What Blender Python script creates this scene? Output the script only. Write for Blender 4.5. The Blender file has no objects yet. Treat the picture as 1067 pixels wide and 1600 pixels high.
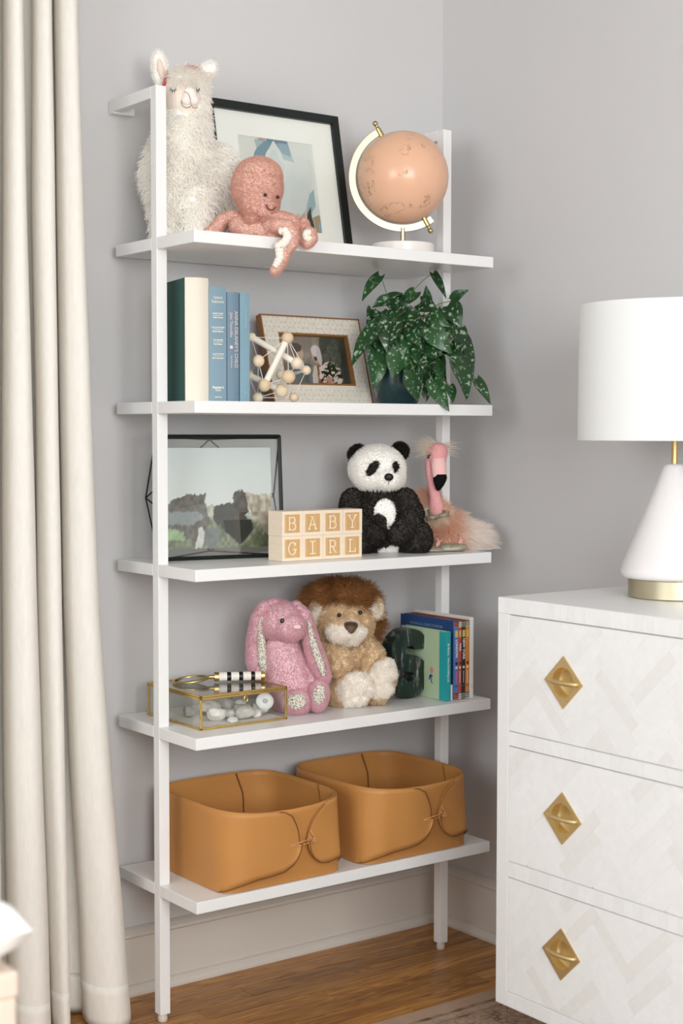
import bpy, bmesh, math, random
import numpy as np
from mathutils import Vector, Matrix, Euler

SC = bpy.context.scene
COL = SC.collection
R = math.radians
PI = math.pi

# ------------------------------------------------------------------ camera
CAM = Vector((-1.49416, -2.80941, 1.17299))
C_R = Vector((0.80318429, -0.59572927, 0.00127917))
C_U = Vector((0.02990555, 0.0424641, 0.99865032))
C_F = Vector((0.59497954, 0.80206199, -0.05192211))
FPX = 2399.16
cam_d = bpy.data.cameras.new('camera')
cam_d.sensor_fit = 'VERTICAL'
cam_d.sensor_height = 36.0
cam_d.sensor_width = 24.0
cam_d.lens = FPX * 36.0 / 1600.0
cam_d.clip_start = 0.05
cam_d.dof.use_dof = True
cam_d.dof.focus_distance = 3.15
cam_d.dof.aperture_fstop = 3.5
cam = bpy.data.objects.new('camera', cam_d)
m = Matrix.Identity(4)
for i in range(3):
    m[i][0], m[i][1], m[i][2], m[i][3] = C_R[i], C_U[i], -C_F[i], CAM[i]
cam.matrix_world = m
COL.objects.link(cam)
SC.camera = cam

# ------------------------------------------------------------------ world, light, exposure
SC.view_settings.view_transform = 'Standard'
SC.view_settings.look = 'None'
SC.view_settings.gamma = 1.0
SC.view_settings.use_curve_mapping = False
SC.view_settings.exposure = -0.06
SC.cycles.max_bounces = 12
SC.cycles.diffuse_bounces = 7
SC.cycles.transparent_max_bounces = 12
w = bpy.data.worlds.new('daylight')
SC.world = w
w.use_nodes = True
w.node_tree.nodes['Background'].inputs[0].default_value = (0.86, 0.93, 1.0, 1)
w.node_tree.nodes['Background'].inputs[1].default_value = 1.0


def area(name, loc, target, sx, sy, power, col):
    d = bpy.data.lights.new(name, 'AREA')
    d.shape = 'RECTANGLE'
    d.size, d.size_y, d.energy, d.color = sx, sy, power, col
    o = bpy.data.objects.new(name, d)
    o.location = loc
    o.rotation_euler = (Vector(target) - Vector(loc)).to_track_quat('-Z', 'Y').to_euler()
    COL.objects.link(o)
    return o


# daylight entering by the two windows behind the camera (front wall) and on the left wall
area('window_daylight_front', (-1.35, -4.28, 1.70), (-1.35, 0, 1.45), 2.3, 1.35, 135.0, (0.985, 0.99, 1.0))
area('window_daylight_left', (-3.48, -2.35, 1.70), (0, -2.35, 1.45), 1.7, 1.35, 70.0, (0.92, 0.965, 1.0))

# ------------------------------------------------------------------ helpers
def lin(c):
    if isinstance(c, str):
        c = c.lstrip('#')
        c = [int(c[i:i + 2], 16) / 255 for i in (0, 2, 4)]
        return tuple((x / 12.92 if x <= .04045 else ((x + .055) / 1.055) ** 2.4) for x in c)
    return tuple(c)


def nlin(h):
    return np.array(lin(h))


MATS = {}


def mat(name, col='#ffffff', rough=.5, metal=0., spec=.5, var=None, bump=None, coat=0., sheen=0., trans=0., ior=1.45,
        attr=None, sss=0., detail=4, alpha=1.0, stretch=None):
    """Principled material; var=(scale, amount) mottles the colour, bump=(scale, strength, distance)."""
    if name in MATS:
        return MATS[name]
    mt = bpy.data.materials.new(name)
    mt.use_nodes = True
    nt = mt.node_tree
    b = nt.nodes['Principled BSDF']
    c = lin(col)
    b.inputs['Base Color'].default_value = (*c, 1)
    b.inputs['Roughness'].default_value = rough
    b.inputs['Metallic'].default_value = metal
    b.inputs['Specular IOR Level'].default_value = spec
    b.inputs['Coat Weight'].default_value = coat
    b.inputs['Sheen Weight'].default_value = sheen
    b.inputs['Transmission Weight'].default_value = trans
    b.inputs['IOR'].default_value = ior
    b.inputs['Alpha'].default_value = alpha
    if sss:
        b.inputs['Subsurface Weight'].default_value = sss
        b.inputs['Subsurface Radius'].default_value = (.01, .008, .006)
        b.inputs['Subsurface Scale'].default_value = 1.0
    src = None
    if attr:
        a = nt.nodes.new('ShaderNodeAttribute')
        a.attribute_name = attr
        src = a.outputs['Color']
        nt.links.new(src, b.inputs['Base Color'])
    if var or bump:
        tc = nt.nodes.new('ShaderNodeTexCoord')
        vec = tc.outputs['Object']
        if stretch:
            mp = nt.nodes.new('ShaderNodeMapping')
            mp.inputs['Scale'].default_value = stretch
            nt.links.new(vec, mp.inputs['Vector'])
            vec = mp.outputs['Vector']
    if var:
        n = nt.nodes.new('ShaderNodeTexNoise')
        n.inputs['Scale'].default_value = var[0]
        n.inputs['Detail'].default_value = detail
        nt.links.new(vec, n.inputs['Vector'])
        mr = nt.nodes.new('ShaderNodeMapRange')
        mr.inputs['From Min'].default_value = .3
        mr.inputs['From Max'].default_value = .7
        mr.inputs['To Min'].default_value = 1 - var[1]
        mr.inputs['To Max'].default_value = 1 + var[1]
        nt.links.new(n.outputs['Fac'], mr.inputs['Value'])
        mx = nt.nodes.new('ShaderNodeVectorMath')
        mx.operation = 'SCALE'
        if src is None:
            mx.inputs[0].default_value = c
        else:
            nt.links.new(src, mx.inputs[0])
        nt.links.new(mr.outputs['Result'], mx.inputs['Scale'])
        nt.links.new(mx.outputs[0], b.inputs['Base Color'])
    if bump:
        n = nt.nodes.new('ShaderNodeTexNoise')
        n.inputs['Scale'].default_value = bump[0]
        n.inputs['Detail'].default_value = 5
        nt.links.new(vec, n.inputs['Vector'])
        bp = nt.nodes.new('ShaderNodeBump')
        bp.inputs['Strength'].default_value = bump[1]
        bp.inputs['Distance'].default_value = bump[2]
        nt.links.new(n.outputs['Fac'], bp.inputs['Height'])
        nt.links.new(bp.outputs['Normal'], b.inputs['Normal'])
    MATS[name] = mt
    return mt


def glass(name, col='#ffffff', rough=0.0, refl=.08):
    """Thin pane: mostly clear with a fresnel reflection (no refraction offset)."""
    if name in MATS:
        return MATS[name]
    mt = bpy.data.materials.new(name)
    mt.use_nodes = True
    nt = mt.node_tree
    nt.nodes.remove(nt.nodes['Principled BSDF'])
    out = nt.nodes['Material Output']
    t = nt.nodes.new('ShaderNodeBsdfTransparent')
    t.inputs[0].default_value = (*lin(col), 1)
    g = nt.nodes.new('ShaderNodeBsdfGlossy')
    g.inputs['Roughness'].default_value = rough
    lw = nt.nodes.new('ShaderNodeLayerWeight')
    lw.inputs['Blend'].default_value = .5
    pw = nt.nodes.new('ShaderNodeMath')
    pw.operation = 'POWER'
    pw.inputs[1].default_value = 4.5
    nt.links.new(lw.outputs['Facing'], pw.inputs[0])
    mul = nt.nodes.new('ShaderNodeMath')
    mul.operation = 'MULTIPLY_ADD'
    mul.inputs[1].default_value = .9
    mul.inputs[2].default_value = refl
    nt.links.new(pw.outputs[0], mul.inputs[0])
    mx = nt.nodes.new('ShaderNodeMixShader')
    nt.links.new(mul.outputs[0], mx.inputs[0])
    nt.links.new(t.outputs[0], mx.inputs[1])
    nt.links.new(g.outputs[0], mx.inputs[2])
    nt.links.new(mx.outputs[0], out.inputs[0])
    MATS[name] = mt
    return mt


def link(o, parent=None):
    COL.objects.link(o)
    if parent is not None:
        o.parent = parent
    return o


def tag(o, label, cat, group=None, kind=None):
    o['label'] = label
    if cat:
        o['category'] = cat
    if group:
        o['group'] = group
    if kind:
        o['kind'] = kind
    return o


def thing(name, label, cat, loc=(0, 0, 0), rz=0., group=None):
    o = bpy.data.objects.new(name, None)
    o.empty_display_size = .02
    o.location = loc
    o.rotation_euler = (0, 0, rz)
    COL.objects.link(o)
    return tag(o, label, cat, group)


def struct(o, label=None):
    o['kind'] = 'structure'
    if label:
        o['label'] = label
    return o


def basis(d):
    d = Vector(d).normalized()
    a = Vector((0, 0, 1)) if abs(d.z) < .9 else Vector((1, 0, 0))
    x = d.cross(a).normalized()
    return x, d.cross(x).normalized(), d


class B:
    """Collects shapes into one mesh."""

    def __init__(s):
        s.v, s.f = [], []

    def add(s, vs, fs):
        k = len(s.v)
        s.v += [tuple(v) for v in vs]
        s.f += [tuple(i + k for i in f) for f in fs]
        return s

    def box(s, x0, x1, y0, y1, z0, z1, mx=None):
        vs = [(x, y, z) for z in (z0, z1) for x, y in ((x0, y0), (x1, y0), (x1, y1), (x0, y1))]
        if mx is not None:
            vs = [mx @ Vector(v) for v in vs]
        return s.add(vs, [(3, 2, 1, 0), (4, 5, 6, 7), (0, 1, 5, 4), (1, 2, 6, 5), (2, 3, 7, 6), (3, 0, 4, 7)])

    def prism(s, poly, a, b, fn):
        """poly: CCW 2D outline; fn(u, v, t) -> 3D; t runs a..b"""
        n = len(poly)
        vs = [fn(u, v, a) for u, v in poly] + [fn(u, v, b) for u, v in poly]
        fs = [tuple(range(n - 1, -1, -1)), tuple(range(n, 2 * n))]
        fs += [(i, (i + 1) % n, n + (i + 1) % n, n + i) for i in range(n)]
        return s.add(vs, fs)

    def tube(s, pts, r, n=8, cap=True):
        pts = [Vector(p) for p in pts]
        rs = r if isinstance(r, (list, tuple)) else [r] * len(pts)
        vs, fs = [], []
        up = None
        for i, p in enumerate(pts):
            d = (pts[min(i + 1, len(pts) - 1)] - pts[max(i - 1, 0)])
            d = d.normalized() if d.length > 1e-9 else Vector((0, 0, 1))
            if up is None:
                x, y, _ = basis(d)
            else:
                x = (up - d * up.dot(d))
                x = x.normalized() if x.length > 1e-6 else basis(d)[0]
                y = d.cross(x)
            up = x
            vs += [p + (x * math.cos(2 * PI * k / n) + y * math.sin(2 * PI * k / n)) * rs[i] for k in range(n)]
        for i in range(len(pts) - 1):
            for k in range(n):
                a, b = i * n + k, i * n + (k + 1) % n
                fs.append((a, b, b + n, a + n))
        if cap:
            fs.append(tuple(range(n - 1, -1, -1)))
            e = (len(pts) - 1) * n
            fs.append(tuple(range(e, e + n)))
        return s.add(vs, fs)

    def lathe(s, prof, n=32, c=(0, 0, 0), mx=None):
        vs, fs = [], []
        for r, z in prof:
            for k in range(n):
                a = 2 * PI * k / n
                p = Vector((r * math.cos(a), r * math.sin(a), z))
                if mx is not None:
                    p = mx @ p
                vs.append(p + Vector(c))
        for i in range(len(prof) - 1):
            for k in range(n):
                a, b = i * n + k, i * n + (k + 1) % n
                fs.append((a, b, b + n, a + n))
        if prof[0][0] > 1e-6:
            fs.append(tuple(range(n - 1, -1, -1)))
        if prof[-1][0] > 1e-6:
            e = (len(prof) - 1) * n
            fs.append(tuple(range(e, e + n)))
        return s.add(vs, fs)

    def ell(s, c, r, nu=20, nv=12, mx=None):
        if not isinstance(r, (tuple, list)):
            r = (r, r, r)
        vs, fs = [(0, 0, -1)], []
        for j in range(1, nv):
            t = PI * j / nv - PI / 2
            vs += [(math.cos(t) * math.cos(2 * PI * k / nu), math.cos(t) * math.sin(2 * PI * k / nu), math.sin(t)) for k in range(nu)]
        vs.append((0, 0, 1))
        for k in range(nu):
            fs.append((0, 1 + (k + 1) % nu, 1 + k))
            for j in range(nv - 2):
                a, b = 1 + j * nu + k, 1 + j * nu + (k + 1) % nu
                fs.append((a, b, b + nu, a + nu))
            a = 1 + (nv - 2) * nu
            fs.append((a + k, a + (k + 1) % nu, len(vs) - 1))
        out = []
        for v in vs:
            p = Vector((v[0] * r[0], v[1] * r[1], v[2] * r[2]))
            if mx is not None:
                p = mx @ p
            out.append(p + Vector(c))
        return s.add(out, fs)

    def grid(s, fn, nu, nv):
        vs = [fn(i / nu, j / nv) for j in range(nv + 1) for i in range(nu + 1)]
        fs = [(j * (nu + 1) + i, j * (nu + 1) + i + 1, (j + 1) * (nu + 1) + i + 1, (j + 1) * (nu + 1) + i)
              for j in range(nv) for i in range(nu)]
        return s.add(vs, fs)

    def build(s, name, mt, parent=None, smooth=False, bevel=0., solid=0., mx=None, sub=0, seg=2, off=-1):
        me = bpy.data.meshes.new(name)
        me.from_pydata([tuple(v) for v in s.v], [], s.f)
        if mx is not None:
            me.transform(mx)
        me.materials.append(mt)
        if smooth:
            me.shade_smooth() if smooth is True else me.set_sharp_from_angle(angle=R(smooth))
            if smooth is not True:
                me.polygons.foreach_set('use_smooth', [True] * len(me.polygons))
                me.set_sharp_from_angle(angle=R(smooth))
        o = link(bpy.data.objects.new(name, me), parent)
        if solid:
            md = o.modifiers.new('thickness', 'SOLIDIFY')
            md.thickness, md.offset = solid, off
        if bevel:
            md = o.modifiers.new('bevel', 'BEVEL')
            md.width, md.segments, md.limit_method, md.angle_limit = bevel, seg, 'ANGLE', R(40)
            md.harden_normals = False
        if sub:
            md = o.modifiers.new('subdivision', 'SUBSURF')
            md.levels = md.render_levels = sub
        return o


def rod(p, q, r, n=8):
    return B().tube([p, q], r, n)


def dup(o, parent=None):
    c = o.copy()
    COL.objects.link(c)
    c.parent = parent
    for ch in o.children:
        dup(ch, c)
    return c


def text(body, size, mt, parent, loc, rot, name='lettering', align='CENTER', sx=1., bold=0., extrude=0.):
    cu = bpy.data.curves.new(name, 'FONT')
    cu.body, cu.size, cu.align_x, cu.align_y, cu.resolution_u = body, size, align, 'CENTER', 3
    cu.offset, cu.extrude = bold, extrude
    o = bpy.data.objects.new(name, cu)
    me = bpy.data.meshes.new_from_object(o)
    bpy.data.objects.remove(o)
    bpy.data.curves.remove(cu)
    me.transform(Matrix.Diagonal((sx, 1, 1, 1)))
    me.name = name
    me.materials.clear()
    me.materials.append(mt)
    o = link(bpy.data.objects.new(name, me), parent)
    o.location, o.rotation_euler = loc, rot
    return o


VIEW = math.atan2(C_F.x, C_F.y)          # heading of a viewer standing at the camera
FH = Vector((C_F.x, C_F.y, 0)).normalized()


class Spot:
    """A place on a shelf with its own frame (x to the viewer's right, y away, z up) in which a soft toy is laid out."""

    def __init__(s, x, y, z):
        s.o = Vector((x, y, z))
        s.k = (s.o - CAM).dot(C_F) / FPX     # metres for one picture unit at this distance
        q = s.o - CAM
        s.px, s.py = 533.5 + FPX * q.dot(C_R) / q.dot(C_F), 800 - FPX * q.dot(C_U) / q.dot(C_F)
        s.inv = (Matrix.Translation(s.o) @ Matrix.Rotation(-VIEW, 4, 'Z')).inverted()

    def __call__(s, px, py, d=0.):
        ray = C_F + C_R * ((px - 533.5) / FPX) - C_U * ((py - 800) / FPX)
        t = ((s.o - CAM).dot(FH) + d * s.k) / ray.dot(FH)
        return s.inv @ (CAM + ray * t)


    def xy(s, P):
        """picture-like coordinates of local points (N x 3), for laying out colours on a toy"""
        return s.px + P[:, 0] / s.k, s.py - P[:, 2] / s.k, P[:, 1] / s.k

    def root(s, name, label, cat, group=None):
        return thing(name, label, cat, tuple(s.o), -VIEW, group)


def soft(name, prims, sp, mt, parent, voxel=2.2, smooth=6, floor=True):
    """One continuous stuffed body grown from rounded lumps ('e') and tapering limbs ('c')."""
    b = B()
    for p in prims:
        if p[0] == 'e':
            rot = Matrix.Rotation(R(p[3]), 4, 'Y') if len(p) > 3 else None
            r = p[2] if isinstance(p[2], (tuple, list)) else (p[2],) * 3
            b.ell(sp(*p[1]), tuple(x * sp.k for x in r), 24, 16, rot)
        else:
            ch = p[1]
            for a, c in zip(ch[:-1], ch[1:]):
                pa, pc = sp(*a[:3]), sp(*c[:3])
                n = max(2, int((pc - pa).length / (min(a[3], c[3]) * sp.k * .3)) + 1)
                for i in range(n + 1):
                    t = i / n
                    b.ell(pa.lerp(pc, t), (a[3] + (c[3] - a[3]) * t) * sp.k, 14, 9)
    me = bpy.data.meshes.new(name)
    me.from_pydata(b.v, [], b.f)
    o = bpy.data.objects.new(name, me)
    COL.objects.link(o)
    md = o.modifiers.new('r', 'REMESH')
    md.mode, md.voxel_size = 'VOXEL', voxel * sp.k
    md = o.modifiers.new('s', 'SMOOTH')
    md.factor, md.iterations = .5, smooth
    me2 = bpy.data.meshes.new_from_object(o.evaluated_get(bpy.context.evaluated_depsgraph_get()))
    bpy.data.objects.remove(o)
    bpy.data.meshes.remove(me)
    me2.name = name
    if floor:          # the stuffing settles flat on the shelf
        co = np.empty(len(me2.vertices) * 3, 'f')
        me2.vertices.foreach_get('co', co)
        co = co.reshape(-1, 3)
        co[:, 2] = np.maximum(co[:, 2], .0015)
        me2.vertices.foreach_set('co', co.ravel())
    me2.shade_smooth()
    me2.materials.clear()
    me2.materials.append(mt)
    return link(bpy.data.objects.new(name, me2), parent)


def lumps(o, amp, scale, seed=0):
    """curly wool: push the cloth out in small tufts"""
    me = o.data
    co = np.empty(len(me.vertices) * 3, 'f')
    me.vertices.foreach_get('co', co)
    no = np.empty(len(me.vertices) * 3, 'f')
    me.vertex_normals.foreach_get('vector', no)
    co, no = co.reshape(-1, 3), no.reshape(-1, 3)
    h = np.zeros(len(co))
    for k in range(3):
        a, b_ = (0, 2) if k == 0 else ((1, 2) if k == 1 else (0, 1))
        h += np.abs(no[:, 3 - a - b_]) * vnoise(co[:, a] + 7, co[:, b_] + 7, scale, seed + k)
    h -= .5 * np.abs(no).sum(1)
    me.vertices.foreach_set('co', (co + no * (amp * 2 * h)[:, None]).astype('f').ravel())
    me.update()


def paint(o, fn):
    """dye the cloth: fn(P) -> linear rgb for local points"""
    me = o.data
    co = np.empty(len(me.vertices) * 3, 'f')
    me.vertices.foreach_get('co', co)
    c = np.ones((len(me.vertices), 4), 'f')
    c[:, :3] = fn(co.reshape(-1, 3))
    me.color_attributes.new('dye', 'FLOAT_COLOR', 'POINT').data.foreach_set('color', c.ravel())


def fur(name, o, parent, n, length, mt, col, rad=.00035, lift=.6, comb=(0, 0, -.5), jit=.35, seed=1, mask=None, segs=4, curl=0., cvar=.1, tip=.25, clump=1.2):
    """Pile of the plush: one strand per sampled point of the body o."""
    rs = np.random.RandomState(seed)
    me = o.data
    me.calc_loop_triangles()
    co = np.empty(len(me.vertices) * 3, 'f')
    me.vertices.foreach_get('co', co)
    co = co.reshape(-1, 3)
    no = np.empty(len(me.vertices) * 3, 'f')
    me.vertex_normals.foreach_get('vector', no)
    no = no.reshape(-1, 3)
    tr = np.empty(len(me.loop_triangles) * 3, 'i')
    me.loop_triangles.foreach_get('vertices', tr)
    tr = tr.reshape(-1, 3)
    a, b_, c_ = co[tr[:, 0]], co[tr[:, 1]], co[tr[:, 2]]
    ar = np.linalg.norm(np.cross(b_ - a, c_ - a), axis=1)
    k = rs.choice(len(tr), n, p=ar / ar.sum())
    r1, r2 = np.sqrt(rs.rand(n, 1)), rs.rand(n, 1)
    w0, w1, w2 = 1 - r1, r1 * (1 - r2), r1 * r2
    P = w0 * a[k] + w1 * b_[k] + w2 * c_[k]
    N = w0 * no[tr[k, 0]] + w1 * no[tr[k, 1]] + w2 * no[tr[k, 2]]
    N /= np.linalg.norm(N, axis=1, keepdims=True) + 1e-9
    if mask is not None:
        q = mask(P)
        P, N = P[q], N[q]
        n = len(P)
    ln = (length(P) if callable(length) else np.full(n, length)) * rs.uniform(.65, 1.15, n)
    cl = np.stack([vnoise(P[:, 0] + 9, P[:, 2] + 9, 90, 3) - .5, vnoise(P[:, 1] + 9, P[:, 2] + 9, 90, 4) - .5, vnoise(P[:, 0] + 9, P[:, 1] + 9, 90, 5) - .5], -1)
    D = N * lift + np.asarray(comb(P) if callable(comb) else comb, 'f') * .5 + rs.normal(0, jit, (n, 3)) * .5 + cl * jit * clump
    D /= np.linalg.norm(D, axis=1, keepdims=True) + 1e-9
    G = np.asarray(comb(P) if callable(comb) else comb, 'f')
    G = np.broadcast_to(G, (n, 3))
    T = np.cross(D, rs.normal(0, 1, (n, 3)))
    T /= np.linalg.norm(T, axis=1, keepdims=True) + 1e-9
    ts = np.linspace(0, 1, segs)
    pts = np.stack([P + (D * t + G * (.55 * t * t) + T * (curl * math.sin(t * 6.5))) * ln[:, None] for t in ts], 1)
    pts[:, :, 2] = np.maximum(pts[:, :, 2], .0008) if parent.get('onshelf', 1) else pts[:, :, 2]
    cu = bpy.data.hair_curves.new(name)
    cu.add_curves([segs] * n)
    cu.points.foreach_set('position', pts.astype('f').ravel())
    ra = np.tile(np.interp(ts, [0, .5, 1], [1, .85, tip]) * rad, n)
    cu.attributes.new('radius', 'FLOAT', 'POINT').data.foreach_set('value', ra.astype('f'))
    cc = np.ones((n, 4), 'f')
    cc[:, :3] = (col(P) if callable(col) else np.broadcast_to(np.asarray(col), (n, 3))) * (1 + rs.uniform(-cvar, cvar, (n, 1)))
    cu.attributes.new('dye', 'FLOAT_COLOR', 'CURVE').data.foreach_set('color', cc.ravel())
    cu.materials.append(mt)
    f = link(bpy.data.objects.new(name, cu), parent)
    f['kind'] = 'stuff'
    return f


def seed_all(i):
    random.seed(i)
    np.random.seed(i)


def print_sheet(name, w_, h_, nx, ny, fn, mt, parent, mx):
    """A flat print: a fine sheet of coloured cells. fn(u, v) arrays in 0..1 -> rgb (linear)."""
    u, v = np.meshgrid(np.linspace(0, 1, nx), np.linspace(0, 1, ny))
    P = np.stack([(u - .5) * w_, 0 * u, v * h_], -1).reshape(-1, 3)
    idx = np.arange(nx * ny).reshape(ny, nx)
    F = np.stack([idx[:-1, :-1], idx[:-1, 1:], idx[1:, 1:], idx[1:, :-1]], -1).reshape(-1, 4)
    me = bpy.data.meshes.new(name)
    me.from_pydata(P.tolist(), [], F.tolist())
    c = np.ones((nx * ny, 4), 'f')
    c[:, :3] = fn(u.ravel(), v.ravel())
    a = me.color_attributes.new('print', 'FLOAT_COLOR', 'POINT')
    a.data.foreach_set('color', c.ravel())
    me.transform(mx)
    me.materials.append(mt)
    return link(bpy.data.objects.new(name, me), parent)


def sstep(a, b, x):
    t = np.clip((x - a) / (b - a), 0, 1)
    return t * t * (3 - 2 * t)


def vnoise(u, v, s, seed=0):
    """smooth value noise"""
    rs = np.random.RandomState(seed)
    g = rs.rand(64, 64)
    x, y = u * s, v * s
    i, j = np.floor(x).astype(int), np.floor(y).astype(int)
    fx, fy = x - i, y - j
    fx, fy = fx * fx * (3 - 2 * fx), fy * fy * (3 - 2 * fy)
    G = lambda a, b: g[a % 64, b % 64]
    return (G(i, j) * (1 - fx) + G(i + 1, j) * fx) * (1 - fy) + (G(i, j + 1) * (1 - fx) + G(i + 1, j + 1) * fx) * fy


def inpoly(u, v, poly):
    r = np.zeros(u.shape, bool)
    n = len(poly)
    for k in range(n):
        (x0, y0), (x1, y1) = poly[k], poly[(k + 1) % n]
        if y0 == y1:
            continue
        c = ((y0 > v) != (y1 > v)) & (u < (x1 - x0) * (v - y0) / (y1 - y0) + x0)
        r ^= c
    return r


# ------------------------------------------------------------------ shared materials
M_WALL = mat('wall_paint', '#cccbcc', .75, spec=.3, bump=(90, .08, .002), var=(1.2, .012))
M_TRIM = mat('trim_paint', '#d5cec6', .45, spec=.4)
M_CEIL = mat('ceiling_paint', '#dcdcdb', .8)
M_WHITE = mat('white_lacquer', '#eaeaea', .28, spec=.5)
M_BRASS = mat('brass', '#d2b57c', .34, 1.0, var=(30, .05))
M_PALEBRASS = mat('pale_brass', '#c6bda2', .42, 1.0)
M_SATIN = mat('satin_brass', '#dfc894', .5, 1.0, var=(25, .05))
M_BLACK = mat('black_lacquer', '#141c18', .35)
M_GLASS = glass('clear_glass', '#fdfefd', .0, .045)
M_PRINT = mat('printed_paper', rough=.35, attr='print')
M_WHITEPAPER = mat('white_paper', '#e9e7e3', .7)
M_BEAD = mat('black_bead', '#0b0a0a', .12, coat=.5)
M_THREAD = mat('dark_thread', '#231d1b', .8)
M_PLUSH = mat('plush_cloth', rough=.95, spec=.1, attr='dye', sheen=.2)


def pile_mat():
    mt = bpy.data.materials.new('plush_pile')
    mt.use_nodes = True
    nt = mt.node_tree
    nt.nodes.remove(nt.nodes['Principled BSDF'])
    a = nt.nodes.new('ShaderNodeAttribute')
    a.attribute_name = 'dye'
    d, t, mx = nt.nodes.new('ShaderNodeBsdfDiffuse'), nt.nodes.new('ShaderNodeBsdfTranslucent'), nt.nodes.new('ShaderNodeMixShader')
    mx.inputs[0].default_value = .5
    for q in (d, t):
        nt.links.new(a.outputs['Color'], q.inputs['Color'])
    nt.links.new(d.outputs[0], mx.inputs[1])
    nt.links.new(t.outputs[0], mx.inputs[2])
    nt.links.new(mx.outputs[0], nt.nodes['Material Output'].inputs[0])
    return mt


M_PILE = pile_mat()
# ------------------------------------------------------------------ room shell
X0, XC, Y0, HC = -3.4, 0.886, -4.2, 2.5


def wall_with_window(name, to3, a0, a1, w0, w1, z0, z1):
    b = B()
    for (p, q, lo, hi) in ((a0, w0, 0, HC), (w1, a1, 0, HC), (w0, w1, 0, z0), (w0, w1, z1, HC)):
        b.prism([(p, lo), (q, lo), (q, hi), (p, hi)], 0, .12, to3)
    return struct(b.build(name, M_WALL))


struct(B().box(X0, XC, 0, .12, 0, HC).build('wall_back', M_WALL))
struct(B().box(XC, XC + .12, Y0, .12, 0, HC).build('wall_right', M_WALL))
wall_with_window('wall_front', lambda u, v, t: (u, Y0 - t, v), X0, XC, -2.5, -.2, .98, 2.4)
wall_with_window('wall_left', lambda u, v, t: (X0 - t, u, v), Y0, .12, -3.2, -1.5, .98, 2.4)
struct(B().box(X0 - .12, XC + .12, Y0 - .12, .12, HC, HC + .1).build('ceiling', M_CEIL))

for n, (to3, w0, w1) in enumerate(((lambda u, v, t: (u, Y0 - t, v), -2.5, -.2), (lambda u, v, t: (X0 - t, u, v), -3.2, -1.5)), 1):
    win = struct(bpy.data.objects.new('window_%d' % n, None))
    COL.objects.link(win)
    b = B()
    mid = (w0 + w1) / 2
    for p, q, lo, hi in ((w0, w0 + .05, .98, 2.4), (w1 - .05, w1, .98, 2.4), (w0, w1, .65, .7), (w0, w1, 2.2, 2.25),
                         (mid - .02, mid + .02, 1.03, 2.35), (w0, w1, 1.67, 1.7)):
        b.prism([(p, lo), (q, lo), (q, hi), (p, hi)], .02, .06, to3)
    b.build('window_frame', M_TRIM, win)
    for p, q in ((w0 + .05, mid - .02), (mid + .02, w1 - .05)):
        B().prism([(p, 1.03), (q, 1.03), (q, 2.35), (p, 2.35)], .035, .039, to3).build('pane', M_GLASS, win)

# skirting: board, cap moulding and quarter-round shoe
SK = [(0, 0), (-.034, 0), (-.034, .006), (-.031, .013), (-.025, .019), (-.018, .021), (-.018, .117), (-.022, .121), (-.022, .127), (-.014, .133), (-.006, .1365), (0, .1365)]
sk = [(-a, z) for a, z in SK]
struct(B().prism(sk[::-1], X0, XC, lambda u, v, t: (t, -u, v)).build('baseboard_back', M_TRIM, bevel=0))
struct(B().prism(sk, Y0, 0, lambda u, v, t: (XC - u, t, v)).build('baseboard_right', M_TRIM))
struct(B().prism(sk, Y0, 0, lambda u, v, t: (X0 + u, t, v)).build('baseboard_left', M_TRIM))
struct(B().prism(sk, X0, XC, lambda u, v, t: (t, Y0 + u, v)).build('baseboard_front', M_TRIM))

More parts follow.
